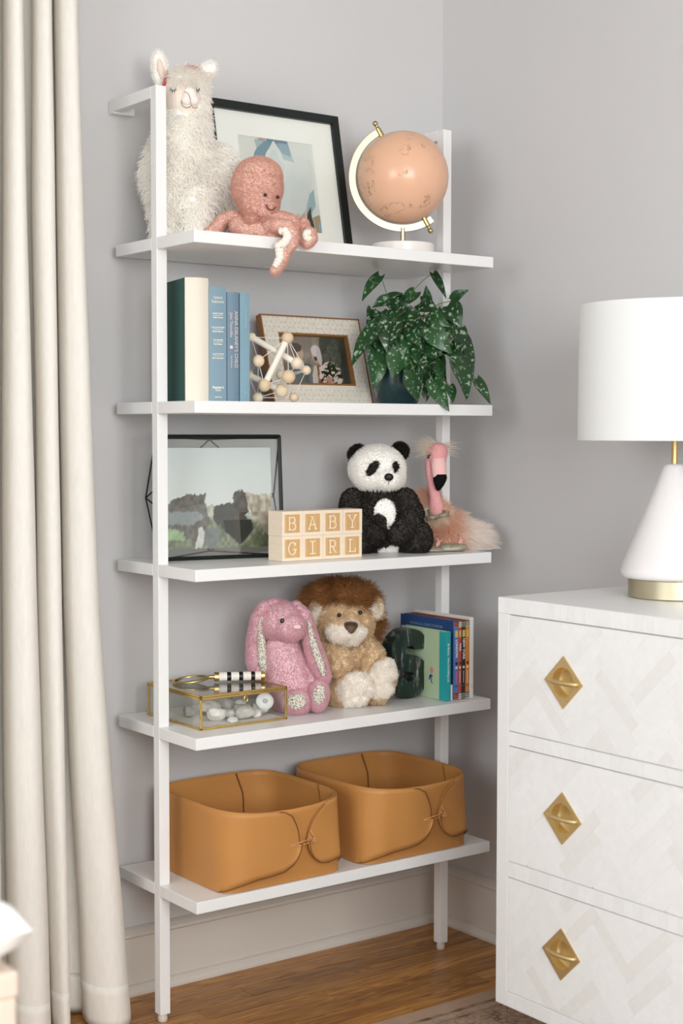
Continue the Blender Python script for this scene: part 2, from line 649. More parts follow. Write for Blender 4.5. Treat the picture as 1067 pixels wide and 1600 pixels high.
# oak floor: boards laid along the back wall, each a piece of its own
def oak():
    mt = bpy.data.materials.new('oak_board')
    mt.use_nodes = True
    nt = mt.node_tree
    b = nt.nodes['Principled BSDF']
    tc = nt.nodes.new('ShaderNodeTexCoord')
    oi = nt.nodes.new('ShaderNodeObjectInfo')
    add = nt.nodes.new('ShaderNodeVectorMath')
    add.operation = 'MULTIPLY_ADD'
    add.inputs[1].default_value = (37, 19, 0)
    nt.links.new(oi.outputs['Random'], add.inputs[0])
    nt.links.new(tc.outputs['Object'], add.inputs[2])
    mp = nt.nodes.new('ShaderNodeMapping')
    mp.inputs['Scale'].default_value = (.55, 9, 1)
    nt.links.new(add.outputs[0], mp.inputs['Vector'])
    n1 = nt.nodes.new('ShaderNodeTexNoise')
    n1.inputs['Scale'].default_value = 4
    n1.inputs['Detail'].default_value = 6
    n1.inputs['Distortion'].default_value = 1.2
    nt.links.new(mp.outputs[0], n1.inputs['Vector'])
    wv = nt.nodes.new('ShaderNodeMath')
    wv.operation = 'MULTIPLY'
    wv.inputs[1].default_value = 46
    nt.links.new(n1.outputs['Fac'], wv.inputs[0])
    sn = nt.nodes.new('ShaderNodeMath')
    sn.operation = 'SINE'
    nt.links.new(wv.outputs[0], sn.inputs[0])
    mp2 = nt.nodes.new('ShaderNodeMapping')
    mp2.inputs['Scale'].default_value = (5, 150, 1)
    nt.links.new(add.outputs[0], mp2.inputs['Vector'])
    n2 = nt.nodes.new('ShaderNodeTexNoise')
    n2.inputs['Scale'].default_value = 1
    n2.inputs['Detail'].default_value = 3
    nt.links.new(mp2.outputs[0], n2.inputs['Vector'])
    mixf = nt.nodes.new('ShaderNodeMath')
    mixf.operation = 'MULTIPLY_ADD'
    mixf.inputs[1].default_value = .20
    nt.links.new(sn.outputs[0], mixf.inputs[0])
    half = nt.nodes.new('ShaderNodeMath')
    half.operation = 'MULTIPLY_ADD'
    half.inputs[1].default_value, half.inputs[2].default_value = .5, .25
    nt.links.new(n2.outputs['Fac'], half.inputs[0])
    nt.links.new(half.outputs[0], mixf.inputs[2])
    rp = nt.nodes.new('ShaderNodeValToRGB')
    el = rp.color_ramp.elements
    el[0].position, el[0].color = .22, (*lin('#8a5626'), 1)
    el[1].position, el[1].color = .78, (*lin('#c8934f'), 1)
    e = el.new(.5)
    e.color = (*lin('#b27b3d'), 1)
    nt.links.new(mixf.outputs[0], rp.inputs[0])
    hsv = nt.nodes.new('ShaderNodeHueSaturation')
    mr = nt.nodes.new('ShaderNodeMapRange')
    mr.inputs['To Min'].default_value = .72
    mr.inputs['To Max'].default_value = 1.12
    nt.links.new(oi.outputs['Random'], mr.inputs['Value'])
    nt.links.new(mr.outputs[0], hsv.inputs['Value'])
    nt.links.new(rp.outputs[0], hsv.inputs['Color'])
    nt.links.new(hsv.outputs[0], b.inputs['Base Color'])
    b.inputs['Roughness'].default_value = .34
    bp = nt.nodes.new('ShaderNodeBump')
    bp.inputs['Strength'].default_value = .12
    bp.inputs['Distance'].default_value = .001
    nt.links.new(n2.outputs['Fac'], bp.inputs['Height'])
    nt.links.new(bp.outputs[0], b.inputs['Normal'])
    return mt


M_OAK = oak()
floor = struct(B().box(X0, XC, Y0, 0, -.06, -.012).build('floor', mat('subfloor', '#2a1a0e', .9)))
seed_all(5)
PW = .0572
y = -.006
lens = {}
while y > Y0:
    x = X0 - random.random() * 1.0
    while x < XC:
        L = random.choice((.85, 1.1, 1.35, 1.7))
        a, b_ = max(x, X0), min(x + L, XC)
        if b_ - a > .05:
            key = round(b_ - a, 3)
            if key not in lens:
                bb = B().box(-key / 2 + .0004, key / 2 - .0009, -PW / 2 + .0012, PW / 2 - .0012, -.012, 0)
                o = bb.build('plank', M_OAK, floor, bevel=0)
                lens[key] = o.data
            else:
                o = link(bpy.data.objects.new('plank', lens[key]), floor)
            o.location = ((a + b_) / 2, y - PW / 2, 0)
        x += L
    y -= PW

# ------------------------------------------------------------------ rug
def rug_mat():
    mt = bpy.data.materials.new('rug_wool')
    mt.use_nodes = True
    nt = mt.node_tree
    b = nt.nodes['Principled BSDF']
    b.inputs['Roughness'].default_value = .95
    b.inputs['Specular IOR Level'].default_value = .1
    tc = nt.nodes.new('ShaderNodeTexCoord')
    sp = nt.nodes.new('ShaderNodeSeparateXYZ')
    nt.links.new(tc.outputs['Object'], sp.inputs[0])
    dist = nt.nodes.new('ShaderNodeMath')           # distance in from the far edge
    dist.operation = 'MULTIPLY'
    dist.inputs[1].default_value = -1
    nt.links.new(sp.outputs['Y'], dist.inputs[0])
    wob = nt.nodes.new('ShaderNodeTexNoise')
    wob.inputs['Scale'].default_value = 30
    nt.links.new(tc.outputs['Object'], wob.inputs['Vector'])
    wa = nt.nodes.new('ShaderNodeMath')
    wa.operation = 'MULTIPLY_ADD'
    wa.inputs[1].default_value = .008
    nt.links.new(wob.outputs['Fac'], wa.inputs[0])
    nt.links.new(dist.outputs[0], wa.inputs[2])
    bands = nt.nodes.new('ShaderNodeValToRGB')
    bands.color_ramp.interpolation = 'CONSTANT'
    el = bands.color_ramp.elements
    st = [(0, '#b89c86'), (.045, '#6d5548'), (.055, '#b79d88'), (.075, '#5c4a42'), (.083, '#a88a78'), (.20, '#51423d'), (.212, '#c0a892'), (.26, '#7d4b42'), (.27, '#b59a86'), (.42, '#5a4740'), (.432, '#9c8172')]
    el[0].position, el[0].color = st[0][0], (*lin(st[0][1]), 1)
    el[1].position, el[1].color = st[1][0], (*lin(st[1][1]), 1)
    for p_, c_ in st[2:]:
        e = el.new(p_)
        e.color = (*lin(c_), 1)
    nt.links.new(wa.outputs[0], bands.inputs[0])
    vo = nt.nodes.new('ShaderNodeTexVoronoi')
    vo.feature = 'DISTANCE_TO_EDGE'
    vo.inputs['Scale'].default_value = 58
    nt.links.new(tc.outputs['Object'], vo.inputs['Vector'])
    vo2 = nt.nodes.new('ShaderNodeTexVoronoi')
    vo2.inputs['Scale'].default_value = 46
    nt.links.new(tc.outputs['Object'], vo2.inputs['Vector'])
    r1 = nt.nodes.new('ShaderNodeValToRGB')
    r1.color_ramp.elements[0].position = .03
    r1.color_ramp.elements[0].color = (1, 1, 1, 1)
    r1.color_ramp.elements[1].position = .12
    r1.color_ramp.elements[1].color = (0, 0, 0, 1)
    nt.links.new(vo.outputs['Distance'], r1.inputs[0])
    gate = nt.nodes.new('ShaderNodeMapRange')
    gate.inputs['From Min'].default_value = .05
    gate.inputs['From Max'].default_value = .09
    nt.links.new(dist.outputs[0], gate.inputs['Value'])
    ml = nt.nodes.new('ShaderNodeMath')
    ml.operation = 'MULTIPLY'
    nt.links.new(r1.outputs[0], ml.inputs[0])
    nt.links.new(gate.outputs[0], ml.inputs[1])
    mx = nt.nodes.new('ShaderNodeMix')
    mx.data_type = 'RGBA'
    nt.links.new(ml.outputs[0], mx.inputs['Factor'])
    nt.links.new(bands.outputs[0], mx.inputs['A'])
    mx.inputs['B'].default_value = (*lin('#4c4240'), 1)
    r2 = nt.nodes.new('ShaderNodeValToRGB')
    r2.color_ramp.elements[0].position = .12
    r2.color_ramp.elements[0].color = (1, 1, 1, 1)
    r2.color_ramp.elements[1].position = .2
    r2.color_ramp.elements[1].color = (0, 0, 0, 1)
    nt.links.new(vo2.outputs['Distance'], r2.inputs[0])
    ml2 = nt.nodes.new('ShaderNodeMath')
    ml2.operation = 'MULTIPLY'
    nt.links.new(r2.outputs[0], ml2.inputs[0])
    nt.links.new(gate.outputs[0], ml2.inputs[1])
    mx2 = nt.nodes.new('ShaderNodeMix')
    mx2.data_type = 'RGBA'
    nt.links.new(ml2.outputs[0], mx2.inputs['Factor'])
    nt.links.new(mx.outputs['Result'], mx2.inputs['A'])
    mx2.inputs['B'].default_value = (*lin('#96544c'), 1)
    nz = nt.nodes.new('ShaderNodeTexNoise')
    nz.inputs['Scale'].default_value = 22
    nz.inputs['Detail'].default_value = 8
    nt.links.new(tc.outputs['Object'], nz.inputs['Vector'])
    mr = nt.nodes.new('ShaderNodeMapRange')
    mr.inputs['From Min'].default_value = .3
    mr.inputs['From Max'].default_value = .6
    mr.inputs['To Max'].default_value = .72
    nt.links.new(nz.outputs['Fac'], mr.inputs['Value'])
    mx3 = nt.nodes.new('ShaderNodeMix')
    mx3.data_type = 'RGBA'
    nt.links.new(mr.outputs[0], mx3.inputs['Factor'])
    nt.links.new(mx2.outputs['Result'], mx3.inputs['A'])
    mx3.inputs['B'].default_value = (*lin('#bda58f'), 1)
    nt.links.new(mx3.outputs['Result'], b.inputs['Base Color'])
    n3 = nt.nodes.new('ShaderNodeTexNoise')
    n3.inputs['Scale'].default_value = 500
    nt.links.new(tc.outputs['Object'], n3.inputs['Vector'])
    bp = nt.nodes.new('ShaderNodeBump')
    bp.inputs['Distance'].default_value = .003
    nt.links.new(n3.outputs['Fac'], bp.inputs['Height'])
    nt.links.new(bp.outputs[0], b.inputs['Normal'])
    return mt


rug = B().box(-2.3, .8, -2.3, 0, 0, .007).build('rug', rug_mat(), bevel=.003)
rug.location = (0, -.455, 0)
tag(rug, 'faded beige and red oriental rug with dark border bands under the chest', 'rug')

# ------------------------------------------------------------------ curtain
M_LINEN = mat('linen_cloth', '#e0dcd5', .85, spec=.15, bump=(260, .12, .001), var=(140, .03), stretch=(1, 1, .25))
cs = Spot(-.13, -.105, 0)
curt = thing('curtain', 'floor length cream linen curtain hanging in deep folds at the left edge', 'curtain', tuple(cs.o), -VIEW)
PYS = [0, 130, 300, 600, 900, 1150, 1400, 1560, 1700]
FOLDS = [  # left and right edge of each fold seen from the room, at those heights
    ([-150] * 9, [-112, -112, -112, -108, -104, -100, -98, -96, -96]),
    ([-105] * 9, [-62, -62, -62, -60, -58, -55, -52, -50, -50]),
    ([-55] * 9, [-6, -6, -4, -4, -4, -2, 2, 4, 4]),
    ([4, 4, 3, 2, 2, 4, 10, 14, 14], [36, 38, 42, 50, 58, 66, 75, 80, 82]),
    ([50, 50, 49, 55, 58, 64, 74, 81, 83], [81, 83, 86, 91, 96, 101, 107, 110, 110]),
    ([84, 86, 88, 93, 98, 108, 122, 128, 130], [122, 126, 131, 143, 155, 172, 193, 205, 207]),
]


def curtain_row(z):
    py = 1600 - (z + .01) * 1600 / 1.97 * 1.0
    py = 1560 - (z - .02) * 803
    row = []
    for k, (Ls, Rs) in enumerate(FOLDS):
        L = np.interp(py, PYS, Ls)
        Rr = np.interp(py, PYS, Rs)
        c, h = (L + Rr) / 2, (Rr - L) / 2
        wob = .8 * math.sin(z * 7 + k * 2.1) + .4 * math.sin(z * 17 + k)
        amp = max(h * 1.15, 20)
        for i in range(15):
            a = PI * i / 14
            u = c - (h + .4 * wob) * math.cos(a)
            row.append((u, .70 * (c - 203) - amp * math.sin(a) + wob * .8 + 8 * math.cos(a)))
        if k + 1 < len(FOLDS):
            L2 = np.interp(py, PYS, FOLDS[k + 1][0])
            g = (Rr + L2) / 2
            row.append((min(Rr - 1.5, g), .70 * (g - 203) + 55))
            row.append((max(L2 + 1.5, g), .70 * (g - 203) + 55))
        else:
            row += [(Rr - 3, .70 * (Rr - 203) + 16), (Rr - 14, .70 * (Rr - 203) + 26)]
    return [(cs(u, py, d + 45).x, (d + 45) * cs.k) for u, d in row]


def curtain_piece(name, z0, z1, nz, out=0.):
    zs = np.linspace(z0, z1, nz)
    rows = [curtain_row(z) for z in zs]
    n = len(rows[0])
    b = B()
    vs = [(u, d - out, z) for z, r in zip(zs, rows) for u, d in r]
    b.add(vs, [(j * n + i, j * n + i + 1, (j + 1) * n + i + 1, (j + 1) * n + i) for j in range(nz - 1) for i in range(n - 1)])
    return b.build(name, M_LINEN, curt, 55, solid=.0012)


curtain_piece('panel', .006, 2.46, 70)
curtain_piece('hem', .004, .086, 6, .0010)
# ------------------------------------------------------------------ bookcase
L_, D_, PWD, PF, GAP, TS, HT = .7473, .3346, .0227, -.195, .0287, .0232, 1.84
Z1, Z2, Z3, Z4, Z5 = 1.5491, 1.2317, .9137, .5932, .2784
bc = thing('bookcase', 'white lacquered wall-mounted open bookcase with five shelves and square posts', 'bookcase')
PB = PF + PWD
for x in (0, L_ - PWD):
    B().box(x, x + PWD, PF, PB, .016, HT).build('post', M_WHITE, bc, bevel=.0012)
    B().lathe([(.0085, 0), (.0098, .002), (.0098, .010), (.0085, .013), (.0085, .018)], 20, (x + PWD / 2, PF + PWD / 2, 0)).build(
        'foot', mat('foot_plastic', '#cfc6bd', .5), bc, 40)
    B().box(x, x + PWD, PB, -.003, HT - PWD, HT).build('wall_arm', M_WHITE, bc, bevel=.001)
    B().box(x + .0015, x + .05, -.02, -.0005, HT - PWD - .003, HT - PWD + .016).build('mount_plate', M_WHITE, bc, bevel=.001)
for z in (Z1, Z2, Z3, Z4, Z5):
    e = .0001
    out = [(0, -GAP), (0, PB + e), (PWD + e, PB + e), (PWD + e, PF - e), (0, PF - e), (0, -D_), (L_, -D_), (L_, PF - e),
           (L_ - PWD - e, PF - e), (L_ - PWD - e, PB + e), (L_, PB + e), (L_, -GAP)]
    B().prism(out, z - TS, z, lambda u, v, t: (u, v, t)).build('shelf', M_WHITE, bc, bevel=.0012)

# ------------------------------------------------------------------ chest of drawers
CX, CY0, CY1, CZ0, CZ1 = .433, -.70, -1.66, .102, .868
chest = thing('chest_of_drawers', 'white bone-inlay chest of three drawers with brass diamond pulls', 'chest', (CX, CY0, 0))
M_BONE = [mat('bone_inlay_%d' % i, c, .33, spec=.45, var=(60, .02)) for i, c in enumerate(('#ebeced', '#e9eaeb', '#ecedee', '#e6e6e5'))]
M_CHEST = mat('white_chest_body', '#e8e9ea', .35)
M_GAPSHADE = mat('gap_shade', '#6a5148', .9)
W_ = CY0 - CY1           # length of the front
DZ = [(.6208, .838), (.3770, .594), (.131, .348)]
FR = .031                # stile width
b = B()                  # body: carcass with the drawer openings left free (local: x in from the front, y along -, z up)
dep = .868 - CX
b.box(0, dep, -W_, 0, .838, CZ1).box(0, dep, -FR, 0, CZ0, .838).box(0, dep, -W_, -W_ + FR, CZ0, .838)
b.box(0, dep, -W_ + FR, -FR, CZ0, .131).box(0, dep, -W_ + FR, -FR, .348, .377).box(0, dep, -W_ + FR, -FR, .594, .6208)
b.build('carcass', M_CHEST, chest, bevel=.0015)
B().box(.03, dep, -W_ + FR, -FR, .131, .838).build('gap_backing', M_GAPSHADE, chest)  # dark filler behind the drawers; its colour stands in for shade in the gaps
for x in (.14, dep - .05):
    for yy in (-.16, -W_ + .07):
        B().tube([(x, yy, .102), (x, yy, .0072)], [.022, .015], 12).build('leg', M_CHEST, chest, 40)


def clip(poly, nx_, ny_, c, keep_le=True):
    out = []
    n = len(poly)
    for i in range(n):
        p, q = poly[i], poly[(i + 1) % n]
        a, b2 = p[0] * nx_ + p[1] * ny_ - c, q[0] * nx_ + q[1] * ny_ - c
        if not keep_le:
            a, b2 = -a, -b2
        if a <= 0:
            out.append(p)
        if a * b2 < 0:
            t = a / (a - b2)
            out.append((p[0] + (q[0] - p[0]) * t, p[1] + (q[1] - p[1]) * t))
    return out


def area2(poly):
    return sum(poly[i][0] * poly[(i + 1) % len(poly)][1] - poly[(i + 1) % len(poly)][0] * poly[i][1] for i in range(len(poly))) / 2


def herring(w0, l0, xr, yr):
    n = round(l0 / w0)
    for r in range(-80, 80):
        for m_ in range(-12, 12):
            for q in ((r * w0 + 2 * l0 * m_, r * w0, l0, w0), (r * w0 + l0 + 2 * l0 * m_, (r - n + 1) * w0, w0, l0)):
                pts = [(q[0], q[1]), (q[0] + q[2], q[1]), (q[0] + q[2], q[1] + q[3]), (q[0], q[1] + q[3])]
                c = math.sqrt(.5)
                pts = [((x - y) * c, (x + y) * c) for x, y in pts]
                for nx_, ny_, cc in ((1, 0, xr[1]), (-1, 0, -xr[0]), (0, 1, yr[1]), (0, -1, -yr[0])):
                    pts = clip(pts, nx_, ny_, cc)
                    if len(pts) < 3:
                        break
                if len(pts) >= 3 and abs(area2(pts)) > 2e-5:
                    yield pts


seed_all(8)
HY, HR = -.1735, .0475   # pull centre along the front, half diagonal of its plate
for zi, (z0, z1) in enumerate(DZ):
    zc = (z0 + z1) / 2 + .001
    g = .0014
    y0, y1 = -W_ + FR + g, -FR - g
    dr = thing('drawer', '', None, (0, 0, 0))
    del dr['label']
    dr.parent = chest
    # drawer front with a square opening for the recessed pull
    b = B()
    hs = .031
    pulls = [HY, -W_ - HY]
    cuts = sorted([y0, y1] + [p + s_ * hs for p in pulls for s_ in (-1, 1)])
    for i in range(len(cuts) - 1):
        mid = (cuts[i] + cuts[i + 1]) / 2
        if any(abs(mid - p) < hs for p in pulls):
            b.box(.002, .02, cuts[i], cuts[i + 1], z0 + g, zc - hs).box(.002, .02, cuts[i], cuts[i + 1], zc + hs, z1 - g)
        else:
            b.box(.002, .02, cuts[i], cuts[i + 1], z0 + g, z1 - g)
    b.build('drawer_front', M_CHEST, dr)
    for pts in herring(.0235, .1175, (y0, y1), (z0 + g, z1 - g)):
        pieces = [pts]
        for p in pulls:      # leave the pull plates free
            nxt = []
            for poly in pieces:
                rest = poly
                for sx, sz in ((1, 1), (1, -1), (-1, 1), (-1, -1)):
                    cc = sx * p + sz * zc + HR * .97
                    outp = clip(rest, sx, sz, cc, False)
                    if len(outp) >= 3 and abs(area2(outp)) > 1e-6:
                        nxt.append(outp)
                    rest = clip(rest, sx, sz, cc)
                    if len(rest) < 3:
                        break
            pieces = nxt
        if not pieces:
            continue
        b = B()
        h = random.uniform(.0, .00025)
        for poly in pieces:
            if area2(poly) < 0:
                poly = poly[::-1]
            cx_ = sum(p[0] for p in poly) / len(poly)
            cz_ = sum(p[1] for p in poly) / len(poly)
            poly = [(cx_ + (p[0] - cx_) * .997, cz_ + (p[1] - cz_) * .997) for p in poly]
            b.prism(poly, .0021, h, lambda u, v, t: (t, u, v))
        b.build('inlay_strip', random.choice(M_BONE + M_BONE[:1] + M_BONE[2:3]), dr)
    for p in pulls:          # recessed brass pull: diamond plate, bowl, bar
        c = Vector((0, p, zc))
        n = 40
        b = B()
        vo, vi = [], []
        for k in range(n):
            a = 2 * PI * k / n
            ca, sa = math.cos(a), math.sin(a)
            rr = HR / (abs(ca) + abs(sa))
            vo.append((rr * ca, rr * sa))
            vi.append((.0265 * ca, .0265 * sa))
        vs = [(-.0022, p + u, zc + v) for u, v in vo] + [(-.0022, p + u, zc + v) for u, v in vi]
        vs += [(.0022, p + u, zc + v) for u, v in vo] + [(.0022, p + u, zc + v) for u, v in vi]
        fs = []
        for k in range(n):
            k2 = (k + 1) % n
            fs += [(k, k2, n + k2, n + k), (2 * n + k2, 2 * n + k, 3 * n + k, 3 * n + k2), (k2, k, 2 * n + k, 2 * n + k2),
                   (n + k, n + k2, 3 * n + k2, 3 * n + k)]
        b.add(vs, fs).build('pull_plate', M_SATIN, dr)
        mx = Matrix.Translation(c) @ Matrix.Rotation(R(90), 4, 'Y')
        bl = B().lathe([(.0266, -.0018), (.0264, .0125), (.0256, .0158), (.0225, .0182), (.012, .0194), (.0001, .0197)], 40, (0, 0, 0), mx)
        bl.f = bl.f[:-2]          # open mouth
        bl.build('pull_bowl', M_SATIN, dr, 60)
        pts = [c + Vector((x, yy, 0)) for x, yy in ((-.001, -.036), (-.005, -.031), (-.0085, -.02), (-.0105, 0), (-.0085, .02), (-.005, .031), (-.001, .036))]
        B().tube(pts, [.0036, .0042, .0046, .0048, .0046, .0042, .0036], 12).build('pull_bar', M_SATIN, dr, True)
# narrow inlay tiles along the frame of the chest front
seed_all(12)
for za, zb in ((.839, .867), (.5945, .6203), (.3485, .3765), (.1035, .130)):
    yy = -.031 if za < .8 else -.001
    while yy > -W_ + .03:
        ww = random.choice((.017, .02, .024))
        B().prism([(yy - ww + .0002, za), (yy - .0002, za), (yy - .0002, zb), (yy - ww + .0002, zb)], .0, -random.uniform(.0002, .0005),
                  lambda u, v, t: (t, u, v)).build('inlay_tile', random.choice(M_BONE[:3]), chest)
        yy -= ww

# ------------------------------------------------------------------ table lamp
lamp = thing('table_lamp', 'white cone table lamp with brass foot and white drum shade', 'lamp', (.695, -.893, CZ1 + .0006))
M_CER = mat('white_ceramic', '#e6e2e2', .22, coat=.3)
B().lathe([(.080, 0), (.0825, .0015), (.0825, .034), (.080, .0355), (.02, .0355)], 64).build('foot_ring', M_PALEBRASS, lamp, 40)
B().lathe([(.06, .035), (.088, .0355), (.0945, .038), (.0975, .044), (.097, .051), (.094, .059), (.0215, .2395), (.0185, .244), (.013, .2465), (.004, .247)], 64).build('body', M_CER, lamp, 50)
B().lathe([(.0058, .246), (.0058, .33), (.004, .33)], 20).build('neck', M_BRASS, lamp, 40)
M_SHADE = mat('shade_fabric', '#e6e8e8', .8, spec=.1, bump=(300, .04, .0005))
sh = B().lathe([(.1785, .290), (.1785, .2905), (.177, .538), (.177, .5385)], 96)
sh.f = sh.f[:-2]
sh.build('shade', M_SHADE, lamp, 50, solid=.0018)
b = B()
for k in range(3):
    a = 2 * PI * k / 3 + .4
    b.tube([(0, 0, .33), (.175 * math.cos(a), .175 * math.sin(a), .30)], .0018, 6)
b.build('shade_spider', M_BRASS, lamp)

# ------------------------------------------------------------------ leather bins
M_LEATHER = mat('tan_leather', '#bf874c', .42, spec=.35, bump=(420, .05, .0006), var=(9, .035))
M_CORD = mat('leather_cord', '#cf9a66', .55)
M_FOLDEDGE = mat('cut_leather_edge', '#6b4120', .7)


def bin_(label, x, y):
    t = thing('leather_bin', label, 'bin', (x, y, Z5 + .0008), 0, 'leather bins on the lowest shelf')
    A, Dp, Hh = .1455, .139, .162

    def ring(b_):
        n = 10 - 4.6 * b_ ** .7
        return n, A * (1 + .012 * math.sin(PI * b_)), Dp * (1 + .03 * b_), Hh * b_

    def surf(th, b_, off=0.):
        n, a, d, z = ring(b_)
        c, s_ = math.cos(th), math.sin(th)
        x_ = (a + off) * math.copysign(abs(c) ** (2 / n), c)
        y_ = (d + off) * math.copysign(abs(s_) ** (2 / n), s_)
        q_ = b_ ** 1.3 * max(0, 1 - (x_ / a) ** 2)
        dip = -.010 * b_ ** 2 * max(0, 1 - (x_ / a) ** 2) * (1 if y_ < 0 else .0)
        return (x_, y_ + (-.020 * q_ if y_ < 0 else .008 * q_) * min(1, abs(y_) / (.5 * d)), z + dip)

    b = B()
    N, K = 120, 14
    vs = [surf(2 * PI * k / N, j / K) for j in range(K + 1) for k in range(N)]
    fs = [(j * N + k, j * N + (k + 1) % N, (j + 1) * N + (k + 1) % N, (j + 1) * N + k) for j in range(K) for k in range(N)]
    fs.append(tuple(range(N - 1, -1, -1)))
    b.add(vs, fs).build('shell', M_LEATHER, t, 60, solid=.0026)

    def front(a_, b_, off):
        n, a, d, z = ring(b_)
        a_ = max(-.9995, min(.9995, a_))
        x_ = a_ * (a + off)
        y_ = -(d + off) * (1 - abs(a_) ** n) ** (1 / n)
        y_ -= .020 * b_ ** 1.3 * max(0, 1 - (x_ / a) ** 2) * min(1, abs(y_) / (.5 * d))
        return Vector((x_, y_, z - .010 * b_ ** 2 * max(0, 1 - (x_ / a) ** 2)))

    def flap(name, lo, hi, a0, a1, back=1):
        n, k = 44, 12
        la, lb = zip(*lo)
        ha, hb = zip(*hi)

        def fn(u, v):
            # samples crowd towards the two ends, where the outline turns
            u = .5 - .5 * math.cos(PI * u)
            a_ = a0 + (a1 - a0) * u
            b0, b1 = np.interp(a_, la, lb), np.interp(a_, ha, hb)
            q_ = (u if a0 < 0 else 1 - u)
            lift = -.001 + .0062 * min(1, q_ * 3.5) + .009 * (1 - v) ** 2 * min(1, q_ * 3)
            p = front(a_, b0 + (b1 - b0) * v, lift)
            return Vector((p.x, p.y * back, p.z))
        o = B().grid(fn, n, k).build(name, M_LEATHER, t, 60, solid=.0026)
        # dark cut edge along the free outline
        edge = [fn(i / 60, 0) for i in range(61)]
        tip = [fn(1 if a0 < 0 else 0, j / 8) for j in range(9)]
        top = [fn(i / 60, 1) for i in range(61)]
        keep = [p for p in top if p.z < Hh * .985 - .008]
        path = (edge + tip + keep[::-1]) if a0 < 0 else (edge[::-1] + tip + keep)
        path = [p + Vector((0, -.0008 * back, 0)) for p in path]
        B().tube(path, .0007, 5).build('flap_edge', M_FOLDEDGE, o)
        return o

    flap('front_flap', [(-1, 0), (-.95, .02), (-.85, .06), (-.68, .105), (-.49, .135), (-.25, .15), (-.08, .175), (.03, .235), (.09, .31), (.125, .40), (.14, .5)],
         [(-1, 1), (-.3, 1), (-.15, .985), (-.02, .91), (.07, .76), (.12, .63), (.14, .5)], -1, .14)
    flap('front_flap', [(.25, .52), (.27, .43), (.31, .34), (.37, .26), (.47, .195), (.58, .18), (.72, .205), (.84, .215), (.93, .17), (.98, .08), (1, 0)],
         [(.25, .52), (.28, .68), (.33, .79), (.40, .88), (.52, .97), (.6, 1), (1, 1)], .25, 1)
    # a matching fold on the far wall, showing inside as a seam
    for q in (.55,):
        pth = [Vector((A * (q - .12 * max(0, v - .7) / .3), (Dp - .004 + .008 * v), Hh * v)) for v in np.linspace(.02, .985, 12)]
        B().tube(pth, .0014, 5).build('inner_seam', M_FOLDEDGE, t)
    sl = [Vector((A * q, (Dp + .0015), Hh * .60 + .002 * math.sin(q * 9))) for q in np.linspace(-.22, -.06, 6)]
    B().tube(sl, .0016, 5).build('inner_slot', M_FOLDEDGE, t)
    # toggle cord
    k0, k1 = front(-.01, .50, .0075), front(.34, .52, .0105)
    b = B()
    for s_ in (-1, 1):
        b.tube([k0 + Vector((0, .003, 0)), k0 + Vector((.003, -.003, .0012 * s_)), (k0 + k1) / 2 + Vector((0, -.003, .0035 * s_)), k1 + Vector((0, -.002, .0015 * s_))], .0011, 6)
    b.build('cord', M_CORD, t, True)
    kb = B()
    for q in range(3):
        ang = [2 * PI * i / 14 for i in range(15)]
        kb.tube([k1 + Vector((.0045 * math.cos(a) * (1 - .15 * q), -.0015 - .001 * q, .0048 * math.sin(a) * (1 - .12 * q))) for a in ang], .0013, 6)
    kb.ell(k1 + Vector((0, -.001, 0)), (.003, .002, .003), 10, 6)
    kb.build('knot', M_CORD, t, True)
    b = B()
    for dx, dz in ((-.012, .022), (-.016, .009)):
        b.tube([k1, k1 + Vector((dx * .4, -.006, dz * .45)), k1 + Vector((dx, -.005, dz))], [.0011, .0011, .0008], 6)
    b.build('cord_end', M_CORD, t, True)
    return t


bin_('tan leather bin with cord toggle, the nearer one beside the left post', .2105, -.189)
bin_('tan leather bin with cord toggle, the farther one beside the right post', .5505, -.189)

# ------------------------------------------------------------------ foreground bench with a white throw
M_PALEWOOD = mat('pale_wood', '#dccabb', .55, var=(8, .07), stretch=(3, 3, .4))
bench = thing('bench', 'pale pinkish wooden bench end in the near left corner', 'bench', (-1.052, -1.08, 0))
B().box(-.27, .27, -.17, .17, .545, .575).build('seat_board', M_PALEWOOD, bench, bevel=.004)
for x in (-.245, .245):
    for yy in (-.147, .147):
        B().box(x - .022, x + .022, yy - .022, yy + .022, .0075, .545).build('leg', M_PALEWOOD, bench, bevel=.003)
B().box(-.223, .223, -.152, -.138, .42, .545).box(-.223, .223, .138, .152, .42, .545).build('apron', M_PALEWOOD, bench, bevel=.002)
for x in (-.262, .25):
    for k in range(5):
        B().box(x, x + .012, -.124 + k * .05, -.076 + k * .05, .06, .545).build('end_slat', M_PALEWOOD, bench, bevel=.002)
seed_all(3)
cu = thing('cushion', 'white cushion with pointed corners on the pale wooden bench', 'cushion', (-1.052, -1.08, .5758))


def pil(u, v):
    a, b_ = u * 2 - 1, v * 2 - 1
    return a, b_


b = B()
n = 40
for sgn in (1, -1):
    def fn(u, v, sgn=sgn):
        a, c = u * 2 - 1, v * 2 - 1
        pinch = 1 - .03 * (1 - abs(a) ** 2) * abs(c) ** 3
        pin2 = 1 - .03 * (1 - abs(c) ** 2) * abs(a) ** 3
        h = .036 * ((1 - abs(a) ** 14) * (1 - abs(c) ** 14)) ** .5 * (1 + .10 * math.sin(a * 9 + c * 4) + .08 * math.sin(c * 13))
        return (a * .285 * pin2, c * .18 * pinch, .0445 + sgn * h)
    g_ = B().grid(fn, n, n)
    b.add(g_.v, [f if sgn > 0 else f[::-1] for f in g_.f])
b.build('cover', mat('white_cotton', '#f7f7f5', .8, spec=.1, bump=(200, .1, .001)), cu, True)
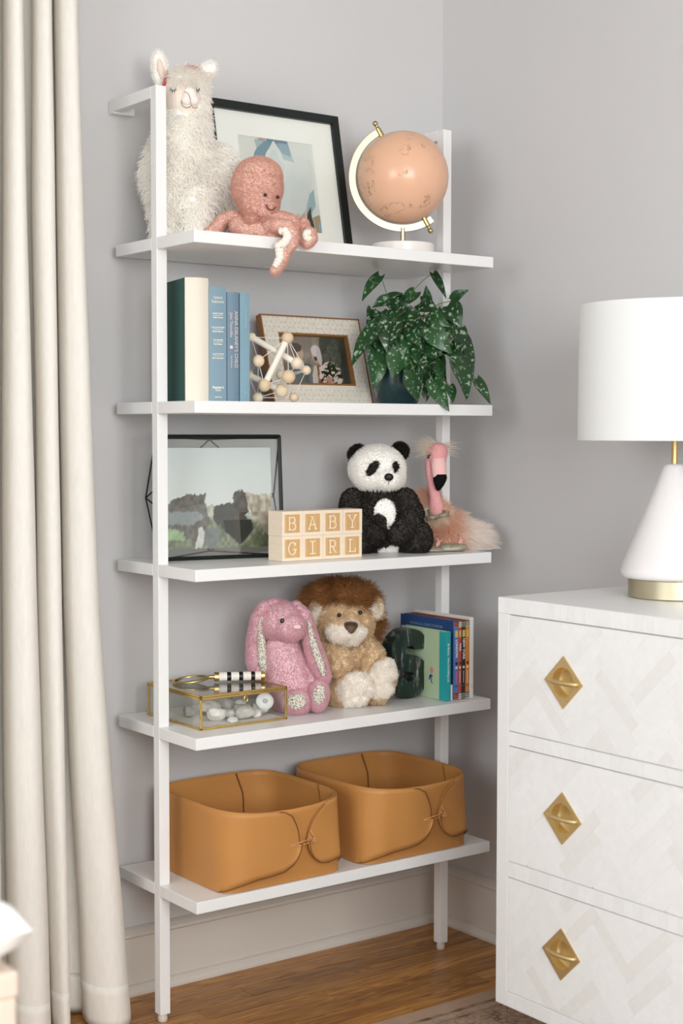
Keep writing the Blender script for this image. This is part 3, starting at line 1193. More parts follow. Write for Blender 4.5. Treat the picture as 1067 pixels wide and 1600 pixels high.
# ------------------------------------------------------------------ top shelf: llama, framed art, octopus, globe
CREAM = nlin('#fffdf9')
sp = Spot(.098, -.15, Z1)
ll = sp.root('plush_llama', 'shaggy cream plush llama with closed eyes standing behind the left post', 'plush toy')
body = soft('body', [
    ('e', (278, 268, 8), (50, 44, 64)), ('c', [(282, 240, 0, 44), (288, 205, -4, 36), (290, 172, -4, 33)]),
    ('e', (334, 280, 40), (38, 40, 54)), ('e', (306, 272, 24), (42, 42, 48)),
    ('c', [(305, 310, -16, 24), (306, 345, -18, 21), (307, 372, -20, 19)]),
    ('c', [(262, 310, -14, 24), (260, 345, -16, 21), (259, 372, -18, 19)]),
    ('c', [(338, 318, 46, 22), (341, 350, 48, 18), (341, 366, 48, 17)]),
    ('c', [(300, 318, 56, 22), (298, 350, 58, 18), (298, 364, 58, 17)]),
    ('e', (288, 150, 4), (36, 36, 36)), ('e', (290, 130, 4), (33, 30, 22)),
], sp, M_PLUSH, ll, 2.4, 5)
paint(body, lambda P: np.broadcast_to(CREAM * .8, P.shape))


def not_face(P):
    X, Y, d = sp.xy(P)
    return ~((((X - 287) / 29) ** 2 + ((Y - 158) / 31) ** 2 < 1) & (d < 2))


fur('fleece', body, ll, 12000, lambda P: np.interp(sp.xy(P)[1], [110, 150, 190, 300, 372], [.018, .013, .020, .025, .014]), M_PILE, lambda P: CREAM * np.clip(.94 + .08 * vnoise(P[:, 0] * 1.0 + 5, P[:, 2] + 5, 60, 2), 0, 1.)[:, None],
    .0011, .62, (0, 0, -.6), .6, 3, not_face, 5, .16, .06, .2, .7)
face = soft('face', [('e', (286, 159, -12), (30, 27, 32)), ('e', (291, 170, -24), (19, 16, 17))], sp, M_PLUSH, ll, 1.8, 5)
paint(face, lambda P: np.broadcast_to(nlin('#e6dace'), P.shape))
muz = soft('muzzle', [('e', (296, 150, -38), (11, 8, 13)), ('e', (291.5, 157, -38), (8.5, 8, 8)), ('e', (303, 157, -37), (8, 8, 8))], sp, M_PLUSH, ll, 1.2, 3)
paint(muz, lambda P: np.broadcast_to(nlin('#efe3dd'), P.shape))
b = B()
b.tube([sp(x, y_, d) for x, y_, d in ((283, 158, -43), (285, 165, -45.5), (291, 168.5, -47), (297, 167, -47), (299, 164, -46.8), (301, 167.5, -46.5), (306, 169, -44), (308.5, 167, -42))], .0006, 6)
b.tube([sp(x, y_, d) for x, y_, d in ((287.5, 143, -46), (294, 146, -47), (297, 153, -47.5), (298.5, 164, -47))], .0004, 5)
b.build('smile', M_THREAD, ll, True)
b = B()
for cx_, dd, kx in ((270.5, -35.5, 1), (309, -34, .55)):
    arc = [(cx_ + kx * x, 138 + y_, dd - (.5 - abs(x) / 9)) for x, y_ in ((-4.5, -1), (-3, 2.2), (0, 3.8), (3, 2.8), (4.5, 0))]
    b.tube([sp(*q) for q in arc], .0008, 6)
    for x, y_, ex, ey in ((-3, 2.2, -5, 4.5), (-.8, 3.6, -1.5, 7), (1.8, 3.4, 2.4, 6.8), (4, 1.5, 6, 4)):
        b.tube([sp(cx_ + kx * x, 138 + y_, dd - .4), sp(cx_ + kx * ex, 138 + ey, dd - .6)], .0005, 5)
b.build('eyelashes', M_THREAD, ll, True)
for q, (ch, inn) in enumerate((([(255, 133, 6, 10), (250, 112, 4, 12.5), (248, 95, 3, 10.5), (247, 84, 3, 5)], [(255, 124, -5, 4), (251, 108, -8, 6), (249, 96, -7, 4)]),
                               ([(312, 128, 8, 9), (322, 114, 6, 11.5), (329, 107, 5, 10), (331, 104, 5, 6)], [(318, 122, -3, 4), (325, 117, -5, 5), (329, 115, -4, 3)]))):
    ear = soft('ear', [('c', ch)], sp, M_PLUSH, ll, 1.6, 3, False)
    paint(ear, lambda P: np.broadcast_to(CREAM, P.shape))
    fur('ear_pile', ear, ear, 1500, .006, M_PILE, CREAM, .0004, .8, (0, 0, .2), .4, 7 + q)
    lin_ = soft('ear_lining', [('c', inn)], sp, M_PLUSH, ear, 1.2, 3, False)
    paint(lin_, lambda P: np.broadcast_to(nlin('#e8d6c8'), P.shape))
tuft = soft('forelock', [('e', (290, 124, -14), (26, 20, 13))], sp, M_PLUSH, ll, 2, 3, False)
paint(tuft, lambda P: np.broadcast_to(CREAM, P.shape))
PINK = nlin('#d9737d')
fur('forelock_strands', tuft, tuft, 3200, .02, M_PILE, lambda P: np.where(((vnoise(P[:, 0] + 3, P[:, 1] + 3, 130, 8) > .66) & (sp.xy(P)[1] < 120))[:, None], PINK, CREAM), .00045, .7, (.1, -.25, -.5), .45, 12, None, 5)
b = B()
pth = [sp(262.5, 112, -18), sp(261, 120, -22), sp(259, 127, -24), sp(256, 134, -25)]
for k in range(3):
    b.tube([p + Vector((.0022 * math.cos(i * 1.6 + k * 2.1), -.001, .0022 * math.sin(i * 1.6 + k * 2.1))) for i, p in enumerate([pth[0].lerp(pth[-1], t / 12) for t in range(13)])], .0020, 6)
b.build('yarn_braid', mat('red_yarn', '#c9473f', .9, spec=.1), ll, True)

# framed abstract print leaning on the wall
ax0, ax1, tilt = .2085, .5535, R(11)
fr = thing('framed_print', 'abstract blue watercolour print in black frame with white mat, leaning on wall', 'framed picture', ((ax0 + ax1) / 2, -.0975, Z1 + .0006))
fr.rotation_euler = (-tilt, 0, 0)
FWd, FHt, bw, bd = ax1 - ax0, .329, .019, .019
b = B()
for poly in ([(-FWd / 2, 0), (FWd / 2, 0), (FWd / 2 - bw, bw), (-FWd / 2 + bw, bw)], [(FWd / 2, 0), (FWd / 2, FHt), (FWd / 2 - bw, FHt - bw), (FWd / 2 - bw, bw)],
             [(FWd / 2, FHt), (-FWd / 2, FHt), (-FWd / 2 + bw, FHt - bw), (FWd / 2 - bw, FHt - bw)], [(-FWd / 2, FHt), (-FWd / 2, 0), (-FWd / 2 + bw, bw), (-FWd / 2 + bw, FHt - bw)]):
    b.prism(poly[::-1], 0, bd, lambda u, v, t: (u, t, v))
b.build('frame', M_BLACK, fr, bevel=.0008)
iw, ih = FWd - 2 * bw, FHt - 2 * bw
ow0, ow1, oh0, oh1 = -.096, .098, .058, .258
b = B()
for x0, x1, z0, z1 in ((-iw / 2, ow0, bw, bw + ih), (ow1, iw / 2, bw, bw + ih), (ow0, ow1, bw, oh0), (ow0, ow1, oh1, bw + ih)):
    b.box(x0, x1, .008, .010, z0, z1)
b.build('mat_board', mat('mat_board', '#fbfaf7', .7), fr)


def art(u, v):
    v = 1 - v
    c = np.empty((len(u), 3))
    base = nlin('#e2e5e3')
    c[:] = base
    n = vnoise(u, v, 4, 1)
    n2 = vnoise(u, v, 9, 2)
    w1 = sstep(.35, .75, n) * sstep(.15, .5, v)
    c = c * (1 - .55 * w1[:, None]) + nlin('#c2ced2') * (.55 * w1[:, None])

    def blob(poly, col, soft_=.0, a=1.):
        uu, vv = u + (n2 - .5) * .05, v + (vnoise(u, v, 7, 5) - .5) * .05
        m_ = inpoly(uu, vv, poly) * a
        nonlocal c
        c = c * (1 - m_[:, None]) + nlin(col) * m_[:, None]
    blob([(.02, .0), (.3, .0), (.16, .2), (.05, .3)], '#e3e3df', a=.8)
    blob([(.22, .05), (.36, .0), (.40, .1), (.33, .2), (.24, .16)], '#a9bfc6')
    blob([(.13, .35), (.20, .18), (.36, .05), (.46, .03), (.34, .2), (.26, .42), (.14, .45)], '#7896a8')
    blob([(.28, .0), (.36, .0), (.36, .05), (.3, .06)], '#b7a08d')
    blob([(.36, .0), (.63, .0), (.68, .2), (.55, .13), (.46, .04), (.40, .08)], '#6f8ca0')
    blob([(.5, .06), (.63, .05), (.72, .25), (.6, .2)], '#a3bdc7', a=.7)
    blob([(.3, .3), (.45, .12), (.6, .25), (.5, .6), (.3, .8)], '#d3dcde', a=.8)
    blob([(.62, .5), (.80, .4), (.86, .9), (.6, .85)], '#cfd4d4', a=.6)
    blob([(.86, .55), (.93, .5), (.92, .7), (.85, .85), (.80, .8)], '#9fb6c1')
    blob([(.80, .82), (.87, .7), (.89, .95), (.84, 1), (.74, 1), (.73, .88)], '#2a3638')
    blob([(.70, .85), (.80, .76), (.79, .82), (.73, .88)], '#cfa191')
    blob([(.885, .80), (1.0, .78), (.97, 1.0), (.90, .99)], '#a8967c')
    blob([(.55, .82), (.72, .8), (.7, 1), (.5, 1)], '#aebdc3', a=.8)
    blob([(.95, .9), (1.05, .75), (1.05, 1.05), (.97, 1.02)], '#8ea9b8')
    return c * (.97 + .05 * n2[:, None])


print_sheet('print', ow1 - ow0 + .01, oh1 - oh0 + .01, 150, 150, art, M_PRINT, fr, Matrix.Translation(((ow0 + ow1) / 2, .0105, oh0 - .005)))
B().box(-iw / 2, iw / 2, .0055, .0068, bw, bw + ih).build('glass_pane', M_GLASS, fr)
B().box(-iw / 2, iw / 2, .0125, .0165, bw, bw + ih).build('backing', mat('brown_board', '#8a7358', .8), fr)

# octopus
sp = Spot(.178, -.262, Z1)
SAL = nlin('#e6bfb1')
oc = sp.root('plush_octopus', 'salmon pink plush octopus with one tentacle hanging over the top shelf edge', 'plush toy')
oc['onshelf'] = 0
ARMS = [
    [(382, 345, 8, 12), (362, 340, 10, 11), (347, 346, 6, 10.5), (338, 358, 2, 10), (326, 363, -4, 7), (322, 365, -6, 5)],
    [(372, 352, -18, 13), (384, 359, -26, 12.5), (405, 360, -30, 13), (425, 364, -30, 11), (438, 366, -28, 8)],
    [(398, 343, -22, 12), (392, 344, -30, 10)],
    [(412, 350, -24, 11), (416, 346, -32, 8)],
    [(424, 343, -14, 11), (440, 341, -20, 10.5), (455, 346, -22, 11), (461, 356, -22, 11), (462, 364, -18, 9)],
    [(420, 354, -34, 11), (434, 352, -48, 10.5), (449, 355, -54, 10.5), (457, 366, -56, 9.5), (456, 380, -57, 9), (447, 390, -57, 8.5), (443, 400, -56, 8.5), (438, 412, -56, 8), (430, 422, -56, 8)],
    [(452, 358, -2, 10), (468, 352, -8, 9.5), (474, 350, -14, 9), (476, 360, -22, 8.5), (473, 372, -34, 8), (480, 380, -38, 8), (488, 373, -38, 7.5), (487, 363, -36, 6.5), (481, 360, -34, 6)],
    [(395, 350, 30, 12), (380, 356, 45, 10), (370, 362, 55, 8)],
    [(415, 350, 26, 12), (440, 354, 40, 10), (455, 360, 48, 8)],
]
body = soft('body', [('e', (402, 292, 0), (40, 38, 44)), ('c', [(404, 310, -2, 34), (407, 330, -4, 28), (408, 346, -4, 26)]), ('e', (404, 276, 0), (37, 36, 30))], sp, M_PLUSH, oc, 1.7, 3)


def settle(o):
    co = np.empty(len(o.data.vertices) * 3, 'f')
    o.data.vertices.foreach_get('co', co)
    co = co.reshape(-1, 3)
    wy = sp.o.y - co[:, 0] * math.sin(VIEW) + co[:, 1] * math.cos(VIEW)
    on = wy > -D_ - .002
    co[on, 2] = np.maximum(co[on, 2], .0012)
    o.data.vertices.foreach_set('co', co.ravel())


def octo_cloth(o, par, n, seed):
    paint(o, lambda P: np.broadcast_to(SAL * .92, P.shape))
    fur('pile', o, par, n, .0034, M_PILE, lambda P: SAL * (.95 + .1 * vnoise(P[:, 0] + 5, P[:, 2] + 5, 45, 2))[:, None], .00032, .9, (0, 0, -.3), .6, seed, None, 3, 0, .06, .4, .0)


octo_cloth(body, body, 24000, 5)
for q, a in enumerate(ARMS):
    ten = soft('tentacle', [('c', a)], sp, M_PLUSH, oc, 1.4, 2, False)
    settle(ten)
    ten['onshelf'] = 0
    octo_cloth(ten, ten, 4500, 20 + q)
M_CORDUROY = mat('white_corduroy', '#ece4da', .9, spec=.1)
for path in ([(437, 361, -57, 6), (446, 361, -62, 7), (450, 369, -65, 7.5), (445, 379, -66, 7.5), (436, 385, -65, 8), (437, 394, -64, 7.5), (437, 403, -64, 7), (433, 411, -64, 6.5), (429, 417, -63.5, 5)],
             [(486, 364, -43, 4.5), (478, 363, -43, 5.5), (476, 370, -44, 5.5), (482, 374, -45, 5), (486, 370, -45, 4)]):
    b = B()
    pp = [sp(*q[:3]) for q in path]
    n = 70
    pts, rr = [], []
    for i in range(n):
        t = i / (n - 1) * (len(pp) - 1)
        j = min(int(t), len(pp) - 2)
        pts.append(pp[j].lerp(pp[j + 1], t - j))
        rad_ = path[j][3] + (path[j + 1][3] - path[j][3]) * (t - j)
        rr.append(rad_ * sp.k * (.82 + .16 * abs(math.sin(i / n * PI * (13 if len(path) > 6 else 8)))))
    b.tube(pts, rr, 10).build('tentacle_underside', M_CORDUROY, oc, True)
b = B()
for x, y_, d in ((414.5, 304.5, -36.5), (434, 308, -27)):
    b.ell(sp(x, y_, d), .0034, 12, 8)
b.build('eyes', M_BEAD, oc, True)
B().tube([sp(x, y_, d) for x, y_, d in ((416, 320, -33.5), (418, 325, -34), (423, 328.5, -33.5), (428, 327, -31.5), (430.5, 323, -30))], .0010, 6).build('smile', M_THREAD, oc, True)

# globe
sp = Spot(.605, -.2, Z1)
gl = sp.root('globe', 'peach desk globe on pale brass meridian with round white marble base', 'globe')


def globe_mat():
    mt = mat('peach_globe', '#dea885', .3, coat=.15)
    nt = mt.node_tree
    b_ = nt.nodes['Principled BSDF']
    tc = nt.nodes.new('ShaderNodeTexCoord')
    n = nt.nodes.new('ShaderNodeTexNoise')
    n.inputs['Scale'].default_value = 20
    n.inputs['Detail'].default_value = 7
    n.inputs['Roughness'].default_value = .6
    nt.links.new(tc.outputs['Object'], n.inputs['Vector'])
    cr = nt.nodes.new('ShaderNodeValToRGB')        # coast lines: narrow band of the noise
    el = cr.color_ramp.elements
    el[0].position, el[0].color = .555, (0, 0, 0, 1)
    el[1].position, el[1].color = .60, (0, 0, 0, 1)
    e = el.new(.58)
    e.color = (1, 1, 1, 1)
    nt.links.new(n.outputs['Fac'], cr.inputs[0])
    n2 = nt.nodes.new('ShaderNodeTexNoise')
    n2.inputs['Scale'].default_value = 90
    n2.inputs['Detail'].default_value = 3
    nt.links.new(tc.outputs['Object'], n2.inputs['Vector'])
    r2 = nt.nodes.new('ShaderNodeMapRange')
    r2.inputs['From Min'].default_value, r2.inputs['From Max'].default_value = .42, .62
    r2.inputs['To Max'].default_value = .8
    nt.links.new(n2.outputs['Fac'], r2.inputs['Value'])
    ml = nt.nodes.new('ShaderNodeMath')
    ml.operation = 'MULTIPLY'
    nt.links.new(cr.outputs[0], ml.inputs[0])
    nt.links.new(r2.outputs[0], ml.inputs[1])
    mx = nt.nodes.new('ShaderNodeMix')
    mx.data_type = 'RGBA'
    mx.inputs['A'].default_value = (*lin('#e4b597'), 1)
    mx.inputs['B'].default_value = (*lin('#8a5a30'), 1)
    nt.links.new(ml.outputs[0], mx.inputs['Factor'])
    n3 = nt.nodes.new('ShaderNodeTexNoise')
    n3.inputs['Scale'].default_value = 9
    nt.links.new(tc.outputs['Object'], n3.inputs['Vector'])
    mx2 = nt.nodes.new('ShaderNodeMix')
    mx2.data_type = 'RGBA'
    r3 = nt.nodes.new('ShaderNodeMapRange')
    r3.inputs['From Min'].default_value, r3.inputs['From Max'].default_value, r3.inputs['To Max'].default_value = .45, .7, .55
    nt.links.new(n3.outputs['Fac'], r3.inputs['Value'])
    nt.links.new(r3.outputs[0], mx2.inputs['Factor'])
    nt.links.new(mx.outputs['Result'], mx2.inputs['A'])
    mx2.inputs['B'].default_value = (*lin('#d6aa86'), 1)
    nt.links.new(mx2.outputs['Result'], b_.inputs['Base Color'])
    bp = nt.nodes.new('ShaderNodeBump')
    bp.inputs['Strength'].default_value, bp.inputs['Distance'].default_value = .35, .002
    nt.links.new(cr.outputs[0], bp.inputs['Height'])
    nt.links.new(bp.outputs[0], b_.inputs['Normal'])
    return mt


gc = sp(629.5, 277, 0)
gr = .0985
B().ell(gc, gr, 64, 40).build('ball', globe_mat(), gl, True)
tl = R(27.7)
up = Vector((-math.sin(tl), 0, math.cos(tl)))
sd = Vector((-math.cos(tl), 0, -math.sin(tl)))       # towards the meridian
b = B()
n = 60
vs, fs = [], []
for i in range(n + 1):
    a = PI * i / n * 1.06 - .05
    dirv = up * math.cos(a) + sd * math.sin(a)
    for rr, yy in ((.1018, -.0035), (.1168, -.0035), (.1168, .0035), (.1018, .0035)):
        vs.append(gc + dirv * rr + Vector((0, yy, 0)))
for i in range(n):
    for k in range(4):
        fs.append((i * 4 + k, i * 4 + (k + 1) % 4, i * 4 + 4 + (k + 1) % 4, i * 4 + 4 + k))
fs += [(3, 2, 1, 0), (n * 4, n * 4 + 1, n * 4 + 2, n * 4 + 3)]
b.add(vs, fs).build('meridian', M_PALEBRASS, gl, bevel=.0006)
for s_ in (1, -1):
    d = up * s_
    mx = Matrix.Translation(gc) @ d.to_track_quat('Z', 'Y').to_matrix().to_4x4()
    B().lathe([(.0062, .098), (.0062, .117), (.0042, .1185), (.0036, .1195), (.0036, .124), (.0052, .126), (.0058, .129), (.0052, .132), (.003, .1345), (.0005, .135)], 20, (0, 0, 0), mx).build('pivot_knob', mat('aged_brass', '#b9a877', .3, 1.0), gl, 40)
zb = .0295
B().lathe([(.0665, 0), (.0675, .001), (.0675, zb - .001), (.0665, zb), (.001, zb)], 64, (gc.x, 0, 0)).build('base', mat('white_marble', '#e6e1dc', .3, var=(25, .05), detail=8), gl, 40)
B().lathe([(.0056, zb - .001), (.0056, gc.z - .1085)], 20, (gc.x, 0, 0)).build('stem', M_PALEBRASS, gl, 40)
# ------------------------------------------------------------------ second shelf: books, bead toy, photo frame, plant
M_PAGES = mat('page_block', '#e8dfcf', .85, bump=(900, .3, .0004), stretch=(1, .02, .02))
BR = R(-12)


def book(name, label, cat_group, x, y, z, rz, w_, d_, h_, cover, round_=.35, spine=None, hinge=True):
    """Standing book, spine towards -y of its own frame; x runs along the shelf from its left cover."""
    t = thing(name, label, 'book', (x, y, z), rz, cat_group)
    ct = .0022
    n = 10
    prof = [(w_ * i / n, -round_ * w_ * .35 * math.sin(PI * i / n)) for i in range(n + 1)]
    b = B()
    poly = [(u, v) for u, v in prof] + [(w_, .0025), (0, .0025)]
    b.prism(poly, 0, h_, lambda u, v, t_: (u, v, t_)).build('spine', spine or cover, t, 40)
    for x0 in (0, w_ - ct):
        B().box(x0, x0 + ct, .0027, d_, 0, h_).build('cover_board', cover, t, bevel=.0004)
    B().box(ct + .0001, w_ - ct - .0001, .0028, d_ - .003, .003, h_ - .003).build('page_block', M_PAGES, t)
    return t


M_FOIL = mat('pale_foil', '#efe9d8', .35, .2)
M_GREENC = mat('dark_green_cloth', '#2f5650', .75, bump=(700, .15, .0004))
M_CREAMC = mat('cream_cloth', '#e4dccd', .7, bump=(500, .1, .0004))
M_BLUE1 = mat('blue_cloth', '#7b95a4', .6, bump=(700, .1, .0003), var=(12, .04))
M_BLUE2 = mat('slate_blue_cloth', '#6a8294', .6, bump=(700, .1, .0003), var=(12, .05))
M_BLUE3 = mat('light_blue_cloth', '#7898a7', .6, bump=(700, .1, .0003), var=(12, .04))
bx, by = .0385, -.236
ca, sa = math.cos(BR), math.sin(BR)
G2 = 'hardback books on the second shelf'
ws = [.0475, .0365, .0245, .0205]
hs = [.2385, .2235, .2135, .2125]
labs = ['thick tall hardback with cream spine and dark green cover by the left post', 'blue condensed-novels hardback with four white titles down its spine',
        'slate blue hardback with pink author name and long title down its spine', 'thin plain light blue hardback at the right end of the row']
off = 0
bks = []
for i in range(4):
    gap = (0, .0006, .0014, .002)[i]
    off += gap
    bks.append(book('hardback_book', labs[i], G2, bx + ca * off, by + sa * off, Z2 + .0006, BR, ws[i], .148 - .004 * i, hs[i],
                    (M_GREENC, M_BLUE1, M_BLUE2, M_BLUE3)[i], (.45, .15, .3, .1)[i], M_CREAMC if i == 0 else None))
    off += ws[i]
FACE = (R(90), 0, 0)
DOWN = (R(90), R(90), 0)
t, w_, h_ = bks[1], ws[1], hs[1]
y0 = -.0026
text('Select', .0078, M_FOIL, t, (w_ / 2, y0, h_ - .0215), FACE)
text('Editions', .0078, M_FOIL, t, (w_ / 2, y0, h_ - .0295), FACE)
for zc, a, c in ((h_ - .0560, 'SECRET SANTA', 'Fields Francis'), (h_ - .083, 'THE GUARD BABY', 'Nadia Ribbons'), (h_ - .1075, 'THE FINISHER', 'Paul Balaen'), (h_ - .1345, 'A LAST WATCH', 'John Lawrence')):
    text(a, .0033, M_FOIL, t, (w_ / 2, y0, zc + .0036), FACE, bold=.00012)
    B().box(w_ / 2 - .0105, w_ / 2 + .0105, y0 - .0001, y0 + .0002, zc - .0003, zc + .0004).build('rule_line', M_FOIL, t)
    text(c, .0039, M_FOIL, t, (w_ / 2, y0, zc - .0042), FACE, bold=.00012)
text("Reader's", .0068, M_FOIL, t, (w_ / 2, y0, .0275), FACE, bold=.0002)
text('Digest', .0046, M_FOIL, t, (w_ / 2, y0, .0222), FACE, bold=.0001)
text('SELECTED', .0032, M_FOIL, t, (w_ / 2, y0, .0085), FACE, bold=.0001)
t, w_, h_ = bks[2], ws[2], hs[2]
M_PINKF = mat('pink_foil', '#e3c9c0', .4)
text('John Thorndike', .0082, M_PINKF, t, (w_ * .31, -.0034, h_ - .064), DOWN, sx=.92)
text("ANNA DELANEY'S CHILD", .0098, M_PINKF, t, (w_ * .72, -.0034, h_ - .092), DOWN, sx=1.0)
text('MACMILLAN', .0042, M_PINKF, t, (w_ * .31, -.0034, .078), DOWN)
B().lathe([(.0034, 0), (.0034, .0004)], 20, (w_ * .31, 0, 0), Matrix.Translation((0, -.0030, .1065)) @ Matrix.Rotation(R(90), 4, 'X')).build('spine_emblem', M_PINKF, t)
t, w_, h_ = bks[3], ws[3], hs[3]
text('W I N D  A N D  S T O N E', .0036, mat('faint_foil', '#a9c3cf', .4), t, (w_ * .6, -.0012, h_ - .045), DOWN)
text('E A', .0036, MATS['faint_foil'], t, (w_ * .55, -.0012, .018), DOWN)

# wooden bead and stick toy
sp = Spot(.2454, -.238, Z2)
ty = sp.root('bead_toy', 'natural wood bead and stick tensegrity rattle with pale elastic cords', 'toy')
M_BEADW = [mat('wood_bead_%d' % i, c, .5, var=(60, .06)) for i, c in enumerate(('#e2cdb2', '#e8d8c0', '#d8c0a0'))]
M_STICK = mat('white_stick', '#ece4d8', .5)
M_ELASTIC = mat('elastic_cord', '#e9e4dc', .6)
BD = {0: (388, 586, 16, 8), 1: (393, 527, 10, 7), 2: (449, 528, -6, 9), 3: (403.5, 564, -30, 9), 4: (463.5, 567.5, 6, 9), 5: (450.7, 588.6, -34, 10), 6: (478.5, 578.5, 12, 7),
      7: (438, 586, 38, 7), 8: (413, 602, -18, 9.5), 9: (440, 610.5, 0, 10), 10: (402.7, 621.5, 2, 8), 11: (459, 620.8, 14, 7)}
BP = {k: sp(*v[:3]) for k, v in BD.items()}
for k in (10, 11):
    BP[k].z = max(BP[k].z, BD[k][3] * sp.k)
for k, v in BD.items():
    B().ell(BP[k], v[3] * 1.06 * sp.k, 24, 16).build('bead', M_BEADW[k % 3], ty, True)
for a, c in ((1, 4), (2, 8), (0, 9), (3, 6), (5, 7), (10, 11)):
    if (a, c) in ((3, 6), (5, 7), (10, 11)):
        continue
    rod(BP[a], BP[c], 5.2 * sp.k, 14).build('stick', M_STICK, ty, 40)
b = B()
for a, c in ((1, 2), (1, 3), (2, 3), (2, 4), (2, 6), (2, 5), (2, 7), (4, 6), (5, 6), (5, 4), (3, 10), (3, 8), (0, 3), (0, 10), (10, 9), (10, 11), (8, 10), (9, 11), (5, 9), (5, 11), (7, 9), (6, 11), (7, 6), (8, 9), (5, 8)):
    b.tube([BP[a], BP[c]], .0007, 5)
b.build('elastic_cords', M_ELASTIC, ty)

# bone-inlay photo frame
FX0, FX1 = .3235, .5885
ph = thing('photo_frame', 'bone inlay photo frame with brown wood edges holding a wedding photograph', 'photo frame', ((FX0 + FX1) / 2, -.1215, Z2 + .0006))
ph.rotation_euler = (-R(16), 0, 0)
PWf, PH = FX1 - FX0, .2005
M_WALNUT = mat('brown_wood', '#8d6138', .5, var=(30, .12), stretch=(1, 1, 6))
M_INLAY = mat('bone_face', '#e3dccf', .45, var=(80, .04))
ix0, ix1, iz0, iz1 = -.0885, .0885, .048, .157


def ringprism(b, o_, i_, y0_, y1_):
    (a0, a1, c0, c1), (e0, e1, g0, g1) = o_, i_
    for poly in ([(a0, c0), (a1, c0), (e1, g0), (e0, g0)], [(a1, c0), (a1, c1), (e1, g1), (e1, g0)], [(a1, c1), (a0, c1), (e0, g1), (e1, g1)], [(a0, c1), (a0, c0), (e0, g0), (e0, g1)]):
        b.prism(poly[::-1], y0_, y1_, lambda u, v, t_: (u, t_, v))
    return b


hw = PWf / 2
ringprism(B(), (-hw, hw, 0, PH), (-hw + .0035, hw - .0035, .0035, PH - .0035), 0, .017).build('outer_edge', M_WALNUT, ph)
ringprism(B(), (-hw + .0035, hw - .0035, .0035, PH - .0035), (ix0 - .004, ix1 + .004, iz0 - .004, iz1 + .004), .0008, .015).build('inlay_face', M_INLAY, ph)
ringprism(B(), (ix0 - .004, ix1 + .004, iz0 - .004, iz1 + .004), (ix0, ix1, iz0, iz1), .0, .015).build('inner_edge', M_WALNUT, ph)
B().box(-hw + .004, hw - .004, .0155, .0165, .004, PH - .004).build('backing', M_WALNUT, ph)
# hexagon joints and pin dots of the inlay
b = B()
hx = .0125
seed_all(2)


def inborder(x, z):
    return abs(x) < hw - .004 and .004 < z < PH - .004 and not (ix0 - .005 < x < ix1 + .005 and iz0 - .005 < z < iz1 + .005)


dots = B()
for i in range(-24, 25):
    for j in range(0, 30):
        cx_, cz_ = i * hx * 1.5, j * hx * math.sqrt(3) + (hx * math.sqrt(3) / 2 if i % 2 else 0)
        vs = [(cx_ + hx * math.cos(PI * k / 3), cz_ + hx * math.sin(PI * k / 3)) for k in range(6)]
        for k in range(3):
            p, q = vs[k], vs[k + 1]
            if inborder(*p) and inborder(*q):
                d = Vector((q[0] - p[0], 0, q[1] - p[1])).normalized()
                nn = Vector((-d.z, 0, d.x)) * .00022
                P_, Q_ = Vector((p[0], .0005, p[1])), Vector((q[0], .0005, q[1]))
                b.add([P_ + nn, P_ - nn, Q_ - nn, Q_ + nn], [(0, 1, 2, 3)])
        for k in range(7):
            q = (cx_, cz_) if k == 6 else vs[k]
            if k in (0, 1, 6) and inborder(*q):
                dots.prism([(q[0] + .0008 * math.cos(a), q[1] + .0008 * math.sin(a)) for a in np.linspace(0, 2 * PI, 7)[:-1]], .0004, .0010, lambda u, v, t_: (u, t_, v))
b.build('inlay_joints', mat('inlay_joint', '#b5ab9b', .8), ph)['kind'] = 'stuff'
dots.build('inlay_pins', mat('inlay_pin', '#6d6a5c', .7), ph)['kind'] = 'stuff'


def wedding(u, v):
    c = np.empty((len(u), 3))
    n = vnoise(u, v, 5, 3)
    n2 = vnoise(u, v, 26, 4)
    c[:] = nlin('#8d7f75')
    c = c * (.8 + .35 * n[:, None])

    def put(m_, col):
        m_ = np.clip(m_, 0, 1)[:, None]
        nonlocal c
        c = c * (1 - m_) + nlin(col) * m_
    E_ = lambda x, y_, rx, ry, s_=.12: 1 - sstep(1 - s_, 1 + s_, ((u - x) / rx) ** 2 + ((v - y_) / ry) ** 2)
    put((u > .50).astype(float) * (u < .68) * .5, '#a89a8f')
    put(sstep(.62, .95, u) * .9, '#2b302c')
    put(E_(.72, .80, .12, .3), '#4e5149')
    put(E_(.80, .62, .1, .24) * (n2 > .4), '#5d6258')
    put(E_(.68, .35, .08, .4), '#4a4740')
    put(((u > .02) & (u < .44) & (v < .45 - .5 * (u - .2) ** 2)).astype(float), '#5d6163')
    put(E_(.28, .42, .05, .12), '#d8d2ca')
    put(E_(.275, .66, .075, .15), '#c1a18e')
    put(E_(.255, .76, .08, .09), '#554840')
    put(E_(.215, .68, .035, .12), '#5d4f46')
    put(inpoly(u, v, [(.42, 0), (.74, 0), (.72, .3), (.6, .42), (.48, .40), (.43, .2)]).astype(float), '#cfc4b8')
    put(inpoly(u, v, [(.50, 0), (.57, 0), (.58, .42), (.52, .42)]).astype(float), '#8a5a42')
    put(E_(.525, .60, .055, .14), '#c69c86')
    put(E_(.535, .70, .07, .12), '#d9cdd0')
    put(E_(.575, .58, .035, .16), '#cfc1c2')
    put(E_(.515, .545, .026, .045), '#4a211c')
    put(E_(.70, .20, .17, .26), '#26301f')
    bl = vnoise(u, v * .7, 40, 9) * .5 + .5 * vnoise(u, v, 23, 12)
    put(E_(.70, .22, .18, .27) * (bl > .52), '#e5cfc6')
    put(E_(.66, .12, .08, .12) * (n2 > .5), '#c98f7a')
    return c


